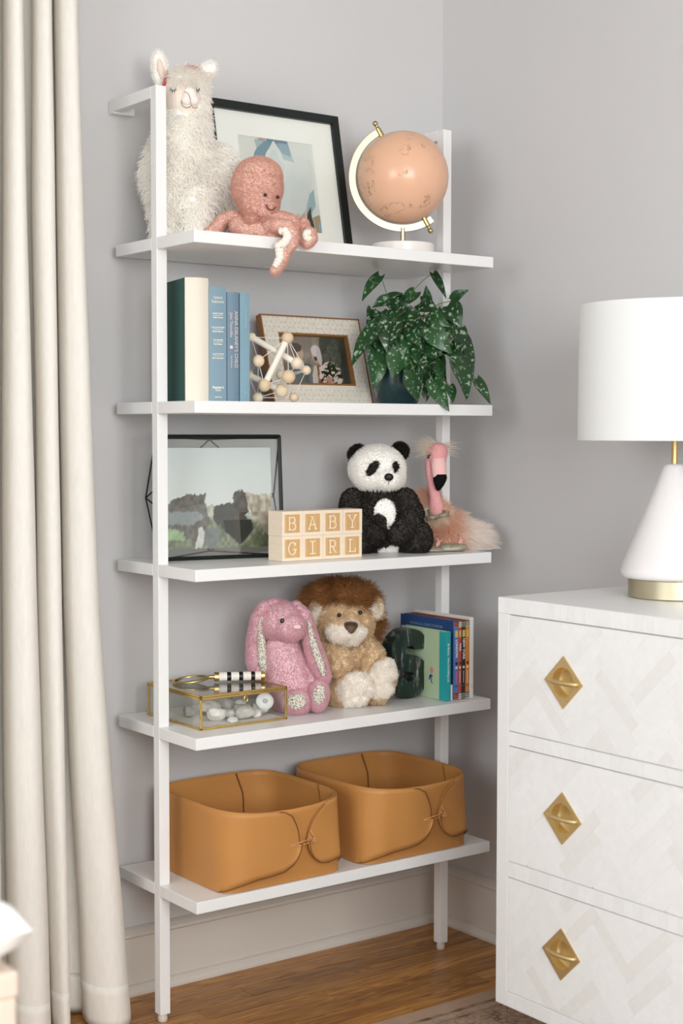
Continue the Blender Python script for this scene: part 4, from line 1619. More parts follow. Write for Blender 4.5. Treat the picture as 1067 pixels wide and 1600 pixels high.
print_sheet('photograph', ix1 - ix0 + .004, iz1 - iz0 + .004, 130, 90, wedding, M_PRINT, ph, Matrix.Translation((0, .011, iz0 - .002)))
B().box(ix0 - .001, ix1 + .001, .0088, .0098, iz0 - .001, iz1 + .001).build('glass_pane', M_GLASS, ph)

# potted satin pothos
sp = Spot(.612, -.175, Z2)
pl = sp.root('potted_plant', 'trailing pothos with silver speckled leaves in dark teal glass pot', 'plant')
B().lathe([(.040, 0), (.044, .002), (.0555, .05), (.058, .09), (.0585, .105), (.056, .105), (.0545, .09), (.052, .05), (.042, .006), (.0005, .006)], 48).build(
    'pot', mat('teal_glass', '#1d373b', .12, coat=.4, spec=.6), pl, 50)
B().lathe([(.0545, .088), (.03, .094), (.0005, .096)], 32).build('soil', mat('potting_soil', '#241a12', .95, bump=(150, .8, .004)), pl, True)


def leaf_mat(name, spots):
    mt = mat(name, '#24401f', .32, spec=.5)
    nt = mt.node_tree
    b_ = nt.nodes['Principled BSDF']
    tc = nt.nodes.new('ShaderNodeTexCoord')
    oi = nt.nodes.new('ShaderNodeObjectInfo')
    n = nt.nodes.new('ShaderNodeTexNoise')
    n.inputs['Scale'].default_value = 115
    n.inputs['Detail'].default_value = 2.5
    n.inputs['Roughness'].default_value = .6
    nt.links.new(tc.outputs['Object'], n.inputs['Vector'])
    r = nt.nodes.new('ShaderNodeMapRange')
    r.inputs['From Min'].default_value, r.inputs['From Max'].default_value = .57, .62
    r.inputs['To Max'].default_value = spots
    nt.links.new(n.outputs['Fac'], r.inputs['Value'])
    mx = nt.nodes.new('ShaderNodeMix')
    mx.data_type = 'RGBA'
    mx.inputs['B'].default_value = (*lin('#9db59b'), 1)
    at = nt.nodes.new('ShaderNodeAttribute')          # red: 0 midrib .. 1 margin of the leaf
    at.attribute_name = 'across'
    sx_ = nt.nodes.new('ShaderNodeSeparateColor')
    nt.links.new(at.outputs['Color'], sx_.inputs[0])
    rp_ = nt.nodes.new('ShaderNodeValToRGB')
    e_ = rp_.color_ramp.elements
    e_[0].position, e_[0].color = .06, (0, 0, 0, 1)
    e_[1].position, e_[1].color = .95, (0, 0, 0, 1)
    for p_ in (.14, .74):
        e_.new(p_).color = (1, 1, 1, 1)
    nt.links.new(sx_.outputs[0], rp_.inputs[0])
    m_ = nt.nodes.new('ShaderNodeMath')
    m_.operation = 'MULTIPLY'
    nt.links.new(r.outputs[0], m_.inputs[0])
    nt.links.new(rp_.outputs[0], m_.inputs[1])
    nt.links.new(m_.outputs[0], mx.inputs['Factor'])
    hs_ = nt.nodes.new('ShaderNodeHueSaturation')
    hs_.inputs['Color'].default_value = (*lin('#29502a'), 1)
    mr = nt.nodes.new('ShaderNodeMapRange')
    mr.inputs['To Min'].default_value, mr.inputs['To Max'].default_value = .45, 1.1
    nt.links.new(oi.outputs['Random'], mr.inputs['Value'])
    nt.links.new(mr.outputs[0], hs_.inputs['Value'])
    nt.links.new(hs_.outputs[0], mx.inputs['A'])
    nt.links.new(mx.outputs['Result'], b_.inputs['Base Color'])
    return mt


M_LEAF = leaf_mat('speckled_leaf', .85)
M_LEAF2 = leaf_mat('plain_leaf', .25)
M_STEM = mat('leaf_stem', '#64803f', .5)
LV = [  # base, tip (picture units), width, depth
    ((555, 55), (482, 160), 58, -5), ((585, 140), (658, 128), 34, 0), ((592, 150), (522, 185), 52, -15), ((598, 165), (705, 192), 44, -25), ((645, 190), (588, 262), 84, -25),
    ((522, 190), (500, 255), 46, 0), ((548, 258), (440, 425), 80, -48), ((608, 236), (585, 368), 108, -55), ((722, 212), (655, 272), 64, -48), ((738, 185), (742, 92), 66, -8),
    ((718, 165), (795, 202), 70, -18), ((765, 212), (843, 262), 62, -35), ((828, 178), (888, 268), 88, -20), ((852, 156), (918, 112), 50, -5), ((772, 44), (826, 150), 36, 5),
    ((680, 268), (724, 345), 70, -52), ((755, 268), (848, 372), 84, -48), ((878, 265), (868, 380), 66, -18), ((902, 312), (932, 490), 50, -14), ((730, 345), (790, 402), 74, -52),
    ((640, 362), (608, 474), 92, -60), ((702, 328), (712, 425), 66, -58), ((530, 300), (565, 388), 56, -30), ((548, 375), (528, 520), 78, -38), ((768, 384), (732, 486), 82, -64),
    ((695, 442), (712, 568), 92, -86), ((800, 398), (808, 496), 56, -45), ((862, 408), (908, 566), 88, -52), ((885, 365), (915, 455), 56, -25), ((772, 482), (838, 608), 70, -90),
    ((745, 470), (742, 574), 58, -70), ((838, 500), (852, 574), 46, -40), ((948, 475), (1006, 580), 46, -10), ((600, 300), (640, 380), 60, -48), ((820, 270), (830, 350), 64, -35),
    ((650, 210), (700, 260), 60, -38), ((560, 200), (560, 265), 60, -20), ((790, 290), (800, 380), 70, -40), ((840, 330), (880, 420), 70, -28), ((660, 300), (655, 390), 70, -50),
    ((560, 320), (500, 420), 60, -30), ((620, 160), (690, 150), 40, -6), ((700, 120), (640, 190), 56, 6), ((830, 220), (800, 300), 66, -25), ((690, 400), (660, 470), 60, -62)]
seed_all(31)
for _ in range(22):
    a, r_ = random.uniform(0, 2 * PI), random.uniform(20, 150)
    bx_, bz_ = 700 + r_ * 1.1 * math.cos(a), 300 + r_ * math.sin(a)
    LV.append(((bx_, bz_), (bx_ + random.uniform(-50, 60), bz_ + random.uniform(50, 110)), random.uniform(50, 80), random.uniform(-30, 35)))
cent = Vector((0, 0, .10))


def cp(x, y_, d):
    return sp(380 + x * .3843, 410 + y_ * .3843, d)


for i, (a, c, wd, d) in enumerate(LV):
    pa = cp(a[0], a[1], d + random.uniform(0, 6))
    pc = cp(c[0], c[1], d - 8 + random.uniform(-10, 4))
    ax = pc - pa
    ln = ax.length
    axn = ax / ln
    toview = Vector((random.uniform(-.8, .7), -1, random.uniform(-.1, .8)))
    nrm = (toview - axn * toview.dot(axn)).normalized()
    side = axn.cross(nrm)
    W2 = wd * .3843 * sp.k / 2
    foldv, arch, tw = random.uniform(.15, .5), random.uniform(.03, .16), random.uniform(-.25, .25)

    def fn(u, v):
        s_ = u * 2 - 1
        prof_ = (math.sin(PI * min(1, v * .94 + .06) ** .62) ** .85) * (1 - .25 * v)
        hw_ = W2 * 1.12 * max(prof_, 0)
        vv = v - .13 * abs(s_) ** 1.5 * max(0, 1 - v * 3.2)           # heart-shaped lobes at the stalk
        p = pa + ax * vv + side * (s_ * hw_)
        return p - nrm * (hw_ * foldv * (abs(s_) ** 1.3 - .3)) * -1 * .9 + nrm * (arch * ln * math.sin(PI * v)) + nrm * (tw * hw_ * s_ * .5)

    lf = B().grid(fn, 6, 9).build('leaf', M_LEAF2 if i in (9, 13, 14, 26) else M_LEAF, pl, True)
    cc = np.ones((70, 4), 'f')
    cc[:, 0] = np.tile(np.abs(np.linspace(-1, 1, 7)), 10)
    lf.data.color_attributes.new('across', 'FLOAT_COLOR', 'POINT').data.foreach_set('color', cc.ravel())
    src = cent + Vector((random.uniform(-.03, .03), random.uniform(-.03, .03), 0))
    mid = (src + pa) / 2 + Vector((0, 0, max(.01, .25 * (pa - src).length)))
    B().tube([src, src.lerp(mid, .5) + Vector((0, 0, .006)), mid, mid.lerp(pa, .55) + Vector((0, 0, .004)), pa], [.0013, .0012, .0011, .001, .0008], 5).build('stem', M_STEM, pl, True)
# ------------------------------------------------------------------ third shelf: glass frame, blocks, panda, flamingo
# geometric wire photo frame
th = R(-9.5)
gf = thing('wire_photo_frame', 'black wire prism frame with glass panes holding a photograph of horses', 'photo frame', (.3075, -.1755, Z3 + .0006), th)
# local: x from -W to 0 along the front, y back, z up
GW, GH, ln_ = .272, .249, .018


def gp(x, z, y=0.):
    return Vector((x, y + ln_ * z / GH, z))


r_ = .0028
C4 = [gp(-GW, r_), gp(0, r_), gp(0, GH), gp(-GW, GH)]
b = B()
for i in range(4):
    a, c = C4[i], C4[(i + 1) % 4]
    b.tube([a, c], .0046, 4)
for p in C4:
    b.ell(p, .0044, 8, 6)
b.build('front_frame', M_BLACK, gf)
AP = [gp(-GW / 2, .012, .062), gp(.0, GH / 2, .058) + Vector((.010, 0, 0)), gp(-GW / 2, GH - .006, .050), gp(-GW, GH / 2, .058) + Vector((-.004, 0, 0))]
b = B()
for i in range(4):
    b.tube([C4[i], AP[i]], .0017, 6)
    b.tube([C4[(i + 1) % 4], AP[i]], .0017, 6)
    b.tube([AP[i], AP[(i + 1) % 4]], .0017, 6)
b.build('prism_wires', M_BLACK, gf)


def horses(u, v):
    c = np.empty((len(u), 3))
    n = vnoise(u, v, 6, 3)
    n2 = vnoise(u * 3, v, 30, 4)
    n3 = vnoise(u, v * .6, 40, 7)
    t = v[:, None]
    c[:] = nlin('#cbd2d4') * t + nlin('#d8dad8') * (1 - t)

    def put(m_, col, k=0.):
        m_ = np.clip(m_, 0, 1)[:, None] if m_.dtype != bool else m_[:, None].astype(float)
        nonlocal c
        c = c * (1 - m_) + nlin(col) * (1 + k * (n3[:, None] - .5)) * m_
    uu = u + (n2 - .5) * .02
    vv = v + (n2 - .5) * .03
    put(sstep(.38, .25, v + .1 * (n - .5)), '#7d8470', .8)
    put(inpoly(uu, vv, [(0, .1), (.18, .08), (.2, .3), (0, .3)]), '#9aaf8c', .5)
    put(inpoly(uu, vv, [(0, .42), (.12, .50), (.26, .545), (.345, .535), (.375, .55), (.37, .44), (.40, .4), (.40, .25), (.3, .06), (.2, .1), (.12, .2), (0, .22)]), '#6f6d68', .7)
    put(inpoly(uu, vv, [(0, .24), (.25, .24), (.36, .31), (.30, .37), (0, .37)]), '#8f9698', .2)
    put(inpoly(uu, vv, [(.05, .48), (.2, .54), (.345, .53), (.37, .44), (.2, .42), (.06, .4)]), '#5f5b54', 1.)
    put(inpoly(uu, vv, [(.38, .43), (.45, .43), (.46, .32), (.40, .31)]), '#b9b3a8', .5)
    put(inpoly(uu, vv, [(.45, .42), (.60, .45), (.66, .43), (.75, .3), (.83, .2), (.78, .12), (.68, .02), (.56, .15), (.5, .22), (.44, .26)]), '#4a4a47', .4)
    put(inpoly(u, v, [(.53, .28), (.80, .28), (.81, .18), (.69, .03), (.55, .17)]), '#1e211f')
    put(inpoly(uu, vv, [(.30, .20), (.34, .22), (.36, .12), (.33, .0), (.27, .0)]), '#c9c6c2', .3)
    put(inpoly(uu, vv, [(.36, .2), (.5, .22), (.5, .08), (.42, .0), (.35, .03)]), '#767a7a', .4)
    put(inpoly(uu, vv, [(.63, .42), (.64, .55), (.70, .58), (.76, .54), (.78, .36), (.70, .30)]), '#4c4640', 1.)
    put(inpoly(uu, vv, [(.74, .55), (1, .52), (1, .12), (.92, .14), (.80, .28)]), '#b0a596', .9)
    put(inpoly(uu, vv, [(.5, 0), (1, 0), (1, .1), (.85, .16), (.72, .02)]), '#646b52', 1.)
    return c


print_sheet('photograph', .236, .205, 150, 140, horses, M_PRINT, gf, Matrix.Translation((-GW / 2 - .002, .0042, .022)) @ Matrix.Rotation(-math.atan2(ln_, GH), 4, 'X'))
for yy in (.0015, .0065):
    b = B()
    pts = [gp(-GW, .003, yy), gp(0, .003, yy), gp(0, GH, yy), gp(-GW, GH, yy)]
    b.add(pts + [p + Vector((0, .0008, 0)) for p in pts], [(0, 1, 2, 3), (7, 6, 5, 4), (1, 0, 4, 5), (2, 1, 5, 6), (3, 2, 6, 7), (0, 3, 7, 4)])
    b.build('glass_pane', M_GLASS, gf)

# letter blocks
M_MAPLE = mat('pale_maple', '#eddcc6', .55, var=(16, .04), stretch=(1, 1, 5))
M_PANEL = mat('oak_panel', '#cda673', .6, var=(45, .12), stretch=(6, 1, .35))
M_LETTER = mat('letter_paint', '#f1e6d3', .6)
GLYPH = {
    'B': [[(.2, 0), (.2, 1)], [(.05, 1), (.6, 1), (.78, .94), (.84, .77), (.78, .6), (.6, .54), (.2, .54)], [(.6, .54), (.84, .46), (.92, .27), (.84, .07), (.62, 0), (.05, 0)]],
    'A': [[(.1, 0), (.5, 1), (.9, 0)], [(.25, .36), (.75, .36)], [(-.04, 0), (.26, 0)], [(.74, 0), (1.04, 0)], [(.34, 1), (.5, 1)]],
    'Y': [[(.08, 1), (.5, .46), (.92, 1)], [(.5, .46), (.5, 0)], [(-.05, 1), (.26, 1)], [(.74, 1), (1.05, 1)], [(.3, 0), (.7, 0)]],
    'G': [[(.84, .74), (.74, .92), (.5, 1), (.26, .92), (.11, .7), (.08, .5), (.11, .3), (.26, .08), (.5, 0), (.72, .06), (.84, .2), (.84, .42)], [(.55, .42), (1.02, .42)], [(.84, .72), (.84, .98)]],
    'I': [[(.5, 0), (.5, 1)], [(.18, 1), (.82, 1)], [(.18, 0), (.82, 0)]],
    'R': [[(.2, 0), (.2, 1)], [(.05, 1), (.6, 1), (.8, .92), (.84, .75), (.8, .58), (.6, .5), (.2, .5)], [(.5, .5), (.78, .06), (1.02, 0)], [(.05, 0), (.4, 0)]],
    'L': [[(.28, 0), (.28, 1)], [(.06, 1), (.52, 1)], [(.06, 0), (.92, 0), (.92, .28)]]}
S_ = .0498
rows = (('GIRL', 0, 'lower'), ('BABY', 1, 'upper'))
ordn = ('first', 'second', 'third', 'fourth')
seed_all(4)
blk = {}
for word, rw, rn in rows:
    for i, ch in enumerate(word):
        t = thing('letter_block', 'pale wooden letter block with %s, %s in the %s row' % (ch, ordn[i], rn), 'toy block',
                  (.2350 + i * (S_ + .0003) + S_ / 2, -.2550 + random.uniform(-.0006, .0006), Z3 + .0006 + rw * (S_ + .0003)), R(random.uniform(-.5, .5)), 'baby girl letter blocks')
        hb = S_ / 2
        q = .0185
        cz_ = S_ / 2
        b = B()              # cube whose front face has a shallow square recess
        b.box(-hb, hb, -hb + .0012, hb, 0, S_)
        ringprism(b, (-hb, hb, 0, S_), (-q, q, cz_ - q, cz_ + q), -hb, -hb + .0012)
        b.build('cube', M_MAPLE, t)
        B().box(-q, q, -hb + .0007, -hb + .0011, cz_ - q, cz_ + q).build('inset_panel', M_PANEL, t)
        b = B()
        for st in GLYPH[ch]:
            b.tube([(-.0105 + x * .021, -hb + .0006, cz_ - .0125 + z * .025) for x, z in st], .00115, 6)
        b.build('letter', M_LETTER, t)

# panda
sp = Spot(.556, -.182, Z3)
pd = sp.root('plush_panda', 'black and white plush panda sitting beside the letter blocks', 'plush toy')
PW_, PB_ = nlin('#fdfbf8'), nlin('#3b3733')
bodyp = soft('body', [
    ('e', (590, 815, 4), (47, 40, 52)), ('e', (592, 838, 2), (48, 42, 32)),
    ('c', [(552, 782, -2, 19), (549, 803, -16, 20), (562, 824, -34, 18), (586, 838, -42, 15)]),
    ('c', [(632, 782, -2, 19), (643, 803, -12, 19), (640, 822, -30, 18), (622, 836, -42, 15)]),
    ('c', [(565, 846, -10, 24), (560, 845, -32, 25)]), ('e', (558, 843, -38), (24, 14, 26)),
    ('c', [(630, 846, -4, 24), (650, 843, -22, 24)]), ('e', (651, 840, -28), (24, 16, 27)),
    ('c', [(592, 775, 2, 30), (592, 760, 0, 30)]),
], sp, M_PLUSH, pd, 2.0, 4)


def pcol(P):
    X, Y, d = sp.xy(P)
    belly = ((X - 600) / 17) ** 2 + ((Y - 800) / 22) ** 2 < 1
    low = ((X - 606) / 16) ** 2 + ((Y - 852) / 30) ** 2 < 1
    w_ = ((belly | low) & (d > -34)) | ((d > 6) & (Y > 792)) | (Y < 762)
    return np.where(w_[:, None], PW_, PB_)


paint(bodyp, pcol)
fur('pile', bodyp, pd, 15000, .0055, M_PILE, pcol, .0007, .7, (0, 0, -.35), .5, 9, None, 4, .05, .1, .3, .4)
hd = soft('head', [('e', (589, 732, -2), (43, 38, 36)), ('e', (592, 745, -10), (40, 32, 24)), ('e', (605, 748, -36), (20, 14, 15))], sp, M_PLUSH, pd, 1.8, 4, False)


def hcol(P):
    X, Y, d = sp.xy(P)
    e1 = (((X - 581) * .8 + (Y - 731) * .6) / 7) ** 2 + (((Y - 731) * .8 - (X - 581) * .6) / 14) ** 2 < 1
    e2 = ((X - 616) / 5) ** 2 + ((Y - 729) / 9) ** 2 < 1
    return np.where(((e1 | e2) & (d < -6))[:, None], PB_, PW_)


paint(hd, hcol)
fur('head_pile', hd, hd, 9000, .006, M_PILE, hcol, .0007, .75, (0, 0, -.25), .5, 10, None, 4, .05, .05, .3, .4)
for x, y_, d, r1 in ((560, 712, 2, 15.5), (625, 705, 10, 12.5)):
    er = soft('ear', [('e', (x, y_, d), (r1, r1 * .6, r1))], sp, M_PLUSH, pd, 1.4, 2, False)
    paint(er, lambda P: np.broadcast_to(PB_, P.shape))
    fur('ear_pile', er, er, 2600, .006, M_PILE, PB_, .00045, .8, (0, 0, .1), .5, 13, None, 4)
B().ell(sp(607.5, 745.5, -51), (7 * sp.k, 4 * sp.k, 6 * sp.k), 16, 10).build('nose', mat('nose_thread', '#141211', .5), pd, True)
B().tube([sp(607.5, 750, -51), sp(607, 757, -50)], .0007, 6).build('mouth', M_THREAD, pd)
for x, y_, d in ((583, 727, -38), (615.5, 727, -31)):
    B().ell(sp(x, y_, d), .0034, 12, 8).build('eye', M_BEAD, pd, True)

# flamingo
sp = Spot(.722, -.205, Z3)
fl = sp.root('plush_flamingo', 'fluffy pink plush flamingo with black-tipped beak and silver bow tie', 'plush toy')
PK = nlin('#e3a3a3')
PEACH, WHT = nlin('#f1d3bf'), nlin('#fbf6f1')
bd_ = soft('body', [('e', (690, 830, 10), (40, 34, 34)), ('e', (722, 842, 12), (30, 28, 24)), ('e', (668, 808, 18), (24, 24, 36)), ('e', (700, 845, -6), (34, 26, 18))], sp, M_PLUSH, fl, 2.0, 4)


def fcol(P):
    X, Y, d = sp.xy(P)
    n = vnoise(P[:, 0] + 4, P[:, 2] + 4, 40, 6)
    w_ = sstep(705, 728, X + 10 * (n - .5)) * .92
    e_ = sstep(.45, .75, n) * .5
    c = PEACH * (1 - w_[:, None]) + WHT * w_[:, None]
    return c * (1 - e_[:, None] * (1 - w_[:, None])) + nlin('#e9bb9c') * (e_ * (1 - w_))[:, None]


paint(bd_, fcol)


def fcomb(P):
    X, Y, d = sp.xy(P)
    return np.stack([np.clip((X - 690) / 60, -.35, .9), np.full(len(X), -.2), np.where(Y < 795, .35, -.45)], -1)


fur('fluff', bd_, fl, 9000, lambda P: np.interp(sp.xy(P)[0], [640, 700, 740], [.018, .022, .03]), M_PILE, fcol, .0006, .5, fcomb, .5, 21, None, 5, .1, .06, .12, 1.4)
nk = soft('neck_and_head', [('c', [(683, 806, -14, 13), (682, 796, -14, 13), (680, 778, -15, 9), (676, 756, -15, 8), (673, 738, -14, 8.5), (674, 724, -13, 10)]), ('c', [(681, 712, -15, 15), (685, 706, -17, 14.5), (684, 722, -22, 13)])], sp, mat('pink_felt', rough=.95, spec=.1, attr='dye', var=(420, .14)), fl, 1.4, 4, False)
paint(nk, lambda P: np.broadcast_to(PK, P.shape))
M_BEAK = mat('pale_pink_felt', '#efc0bd', .9, spec=.1)
M_BEAKT = mat('black_felt', '#121313', .85, spec=.1)


def ringtube(name, secs, mt):
    b_ = B()
    n_ = 20
    vs_, fs_ = [], []
    for (x, y_, d, ru, rd) in secs:
        c_ = sp(x, y_, d)
        vs_ += [c_ + Vector((ru * sp.k * math.cos(2 * PI * k / n_), rd * sp.k * math.sin(2 * PI * k / n_), 0)) for k in range(n_)]
    for i in range(len(secs) - 1):
        for k in range(n_):
            a_, c_ = i * n_ + k, i * n_ + (k + 1) % n_
            fs_.append((c_, a_, a_ + n_, c_ + n_))
    fs_ += [tuple(range(n_)), tuple(range(len(vs_) - 1, len(vs_) - n_ - 1, -1))]
    return b_.add(vs_, fs_).build(name, mt, fl, 60)


ringtube('beak', [(685, 716, -26, 10, 9), (685.5, 726, -30, 11.8, 9.5), (686, 737, -33, 11.2, 9), (687, 746, -34.5, 10.6, 8.4)], M_BEAK)
ringtube('beak_tip', [(688, 741, -34.5, 9.2, 9), (687.5, 746, -35, 10.9, 8.9), (687, 752, -35, 9.8, 8), (686, 759, -34, 7.0, 6.4), (684.8, 765, -32, 3.6, 3.8), (684.5, 767, -31, 1, 1)], M_BEAKT)
B().ell(sp(669.5, 713.5, -25.5), (1.9 * sp.k, 1.5 * sp.k, 2.8 * sp.k), 12, 8).build('eye', M_BEAD, fl, True)
b = B()
for ex, ey in ((673, 706), (674.5, 709), (675, 712)):
    b.tube([sp(670.5, 711.5, -27), sp(ex, ey, -30.5)], .0004, 5)
b.build('eyelashes', M_THREAD, fl)
tf = soft('crest_base', [('e', (680, 699, -8), (14, 10, 5))], sp, M_PLUSH, fl, 1.4, 2, False)
CRST = nlin('#f4ecdc')
paint(tf, lambda P: np.broadcast_to(PK, P.shape))
fur('crest', tf, tf, 240, .026, M_PILE, CRST, .00035, .35, lambda P: np.stack([np.sign(sp.xy(P)[0] - 684) * 1.1, np.zeros(len(P)), np.full(len(P), -.12)], -1), .35, 25, None, 6, .06, .06, .15)
boa = soft('boa', [('c', [(668, 800, -12, 7), (676, 810, -20, 7), (690, 808, -22, 7), (697, 798, -14, 7), (692, 792, 0, 7)])], sp, M_PLUSH, fl, 1.6, 3, False)
paint(boa, lambda P: np.broadcast_to(CRST, P.shape))
fur('boa_fluff', boa, boa, 2600, .017, M_PILE, lambda P: np.where((vnoise(P[:, 0] + 2, P[:, 2] + 2, 70, 9) > .5)[:, None], CRST, PEACH), .00035, .6, (.25, -.1, -.55), .6, 26, None, 5, .1, .06, .15, 1.5)
M_SILVER = mat('silver_glitter', '#a79f8d', .45, .35, var=(900, .4), detail=2)
M_RIBBON = mat('taupe_ribbon', '#857c6b', .4, .2)
bw_ = B()
bw_.tube([sp(669, 797, -20), sp(672, 805, -28), sp(680, 809, -33), sp(690, 806, -33), sp(695, 798, -28)], [.003, .0036, .004, .0036, .003], 8)
bw_.build('neck_ribbon', M_RIBBON, fl, True)
for s_, x1, y1 in ((-1, 666, 810), (1, 702, 803)):
    c0, c1 = sp(684, 807, -46), sp(x1, y1, -46)
    ax = c1 - c0
    b = B()
    b.grid(lambda u, v: c0 + ax * u + Vector((0, -.004 * math.sin(PI * u), (v - .5) * (.004 + .007 * u))), 6, 4)
    b.build('bow_loop', M_RIBBON, fl, True, solid=.003)
B().ell(sp(684, 807, -47), (.0035, .003, .0045), 10, 8).build('bow_knot', M_RIBBON, fl, True)
for x, y_, d, rot, rx in ((673, 860, -54, 4, 26), (708, 857, -48, -8, 22)):
    o = soft('foot', [('e', (x, y_, d), (rx, 14, 7.5), rot), ('e', (x - 10, y_ + .5, d), (16, 13, 8.5))], sp, M_SILVER, fl, 1.4, 3)
    B().tube([sp(x + 8, y_ - 2, d + 2), sp(x + 12, y_ - 12, d + 14), sp(x + 8, y_ - 20, d + 28)], [.004, .005, .006], 10).build('leg', mat('pink_leg_felt', '#e7b3a8', .9), fl, True)
# ------------------------------------------------------------------ fourth shelf: glass box, magnifier, bunny, lion, letter S, books
M_GOLD = mat('gold_edging', '#d9b870', .38, 1.0, var=(60, .1))
bx_ = thing('glass_box', 'gold-edged clear glass display box holding pale rocks beside left post', 'box', (.05, -.2705, Z4 + .0006))
BW, BD_, BH = .200, .205, .0672
r_ = .0021
B().box(.002, BW - .002, .002, BD_ - .002, .0012, .0040).build('base_board', mat('white_felt', '#d9d5cf', .9), bx_)
cor = [(0, 0), (BW, 0), (BW, BD_), (0, BD_)]
for z, nm in ((r_, 'bottom_edge'), (BH - 3.2 * r_, 'rim_edge'), (BH - r_, 'lid_edge')):
    for i in range(4):
        (a, c), (d, e) = cor[i], cor[(i + 1) % 4]
        b = B()
        if c == e:
            b.box(min(a, d) - r_, max(a, d) + r_, c - r_, c + r_, z - r_, z + r_)
        else:
            b.box(a - r_, a + r_, min(c, e) - r_, max(c, e) + r_, z - r_ * .99, z + r_ * .99)
        b.build(nm, M_GOLD, bx_, bevel=.0006)
for x, y_ in cor:
    B().box(x - r_, x + r_, y_ - r_, y_ + r_, r_, BH - 4 * r_).build('corner_edge', M_GOLD, bx_, bevel=.0006)
for i in range(4):
    (a, c), (d, e) = cor[i], cor[(i + 1) % 4]
    b = B()
    if c == e:
        b.box(min(a, d) + r_, max(a, d) - r_, c - .0008, c + .0008, r_ * 2, BH - 4.3 * r_)
    else:
        b.box(a - .0008, a + .0008, min(c, e) + r_, max(c, e) - r_, r_ * 2, BH - 4.3 * r_)
    b.build('side_pane', M_GLASS, bx_)
B().box(r_, BW - r_, r_, BD_ - r_, BH - r_ - .0008, BH - r_ + .0008).build('lid_pane', glass('lid_glass', '#fdfefd', 0, .09), bx_)
b = B()
b.box(.088, .112, -.0045, -r_, BH - 2.6 * r_, BH - .6 * r_)
b.tube([Vector((.1 + .004 * math.cos(a), -.006, BH - .015 + .006 * math.sin(a))) for a in np.linspace(0, 2 * PI, 17)], .0009, 6)
b.build('clasp', M_GOLD, bx_)

# rocks inside
M_ROCK = [mat('rock_%d' % i, c, rgh, bump=(130, .6, .003), var=(70, vv), sss=0) for i, (c, rgh, vv) in enumerate((('#eeeae6', .5, .06), ('#cbc8c3', .8, .16), ('#b9b2a8', .85, .18), ('#a9a7a3', .85, .2)))]
ROCKS = [  # x, y (in the box), radius, flattening, material, label
    (.062, .045, .0235, .72, 0, 'large white quartz lump nearest the front left of glass box'),
    (.040, .115, .016, .75, 3, 'dark grey pebble at the left of glass box'),
    (.080, .013, .0105, .6, 0, 'tiny white pebble by the front left corner of glass box'),
    (.102, .060, .017, .62, 1, 'small grey rock behind the white quartz lump'),
    (.088, .110, .022, .7, 1, 'pale grey rock standing at the back left of glass box'),
    (.122, .030, .0225, .62, 1, 'speckled grey geode lying at the front middle of box'),
    (.142, .070, .021, .6, 2, 'tan brown flat rock behind the speckled geode'),
    (.150, .035, .0135, .7, 0, 'white chip between the geode and crystal rock'),
    (.176, .058, .022, .55, 1, 'grey crystal base rock at the right in glass box'),
    (.135, .125, .017, .8, 3, 'dark grey stone at the back of glass box'),
    (.172, .125, .015, .7, 1, 'small pale stone in the back right of box')]
for i, (x, y_, r0, fl_, mi, lab) in enumerate(ROCKS):
    rs = np.random.RandomState(40 + i)
    bm = bmesh.new()
    bmesh.ops.create_icosphere(bm, subdivisions=3, radius=1)
    co = np.array([v.co[:] for v in bm.verts])
    for k in range(7):
        d = rs.normal(size=3)
        d /= np.linalg.norm(d)
        lim = rs.uniform(.55, .85)
        q = co @ d
        ov = np.maximum(q - lim, 0)
        co -= ov[:, None] * d * .85
    co *= (1 + .10 * (vnoise(co[:, 0] + 3, co[:, 1] + co[:, 2] + 3, 3.5, i) - .5) + .08 * (vnoise(co[:, 2] + 3, co[:, 0] + 3, 8, i + 1) - .5))[:, None]
    co *= np.array([r0 * rs.uniform(.95, 1.15), r0 * rs.uniform(.8, 1.0), r0 * fl_])
    co[:, 2] -= co[:, 2].min()
    for v, c in zip(bm.verts, co):
        v.co = c
    me = bpy.data.meshes.new('rock')
    bm.to_mesh(me)
    bm.free()
    me.materials.append(M_ROCK[mi])
    o = link(bpy.data.objects.new('rock', me))
    o.location = (.05 + x, -.2705 + y_, Z4 + .0048)
    o.rotation_euler = (0, 0, rs.uniform(0, 6))
    tag(o, lab, 'rock', 'rocks in the glass box')
shl = thing('agate_slice', 'round translucent white agate leaning on the right crystal rock', 'rock', (.05 + .176, -.2705 + .040, Z4 + .0048), R(-25), 'rocks in the glass box')
shl.rotation_euler = (R(-14), 0, R(-25))
B().ell((0, -.004, .028), (.0185, .006, .0175), 24, 14).build('disc', mat('agate', '#e9ebea', .25, var=(90, .1), spec=.6), shl, True)
B().ell((0, -.0095, .028), (.006, .0016, .005), 14, 8).build('centre', mat('agate_centre', '#b8bab9', .4), shl, True)

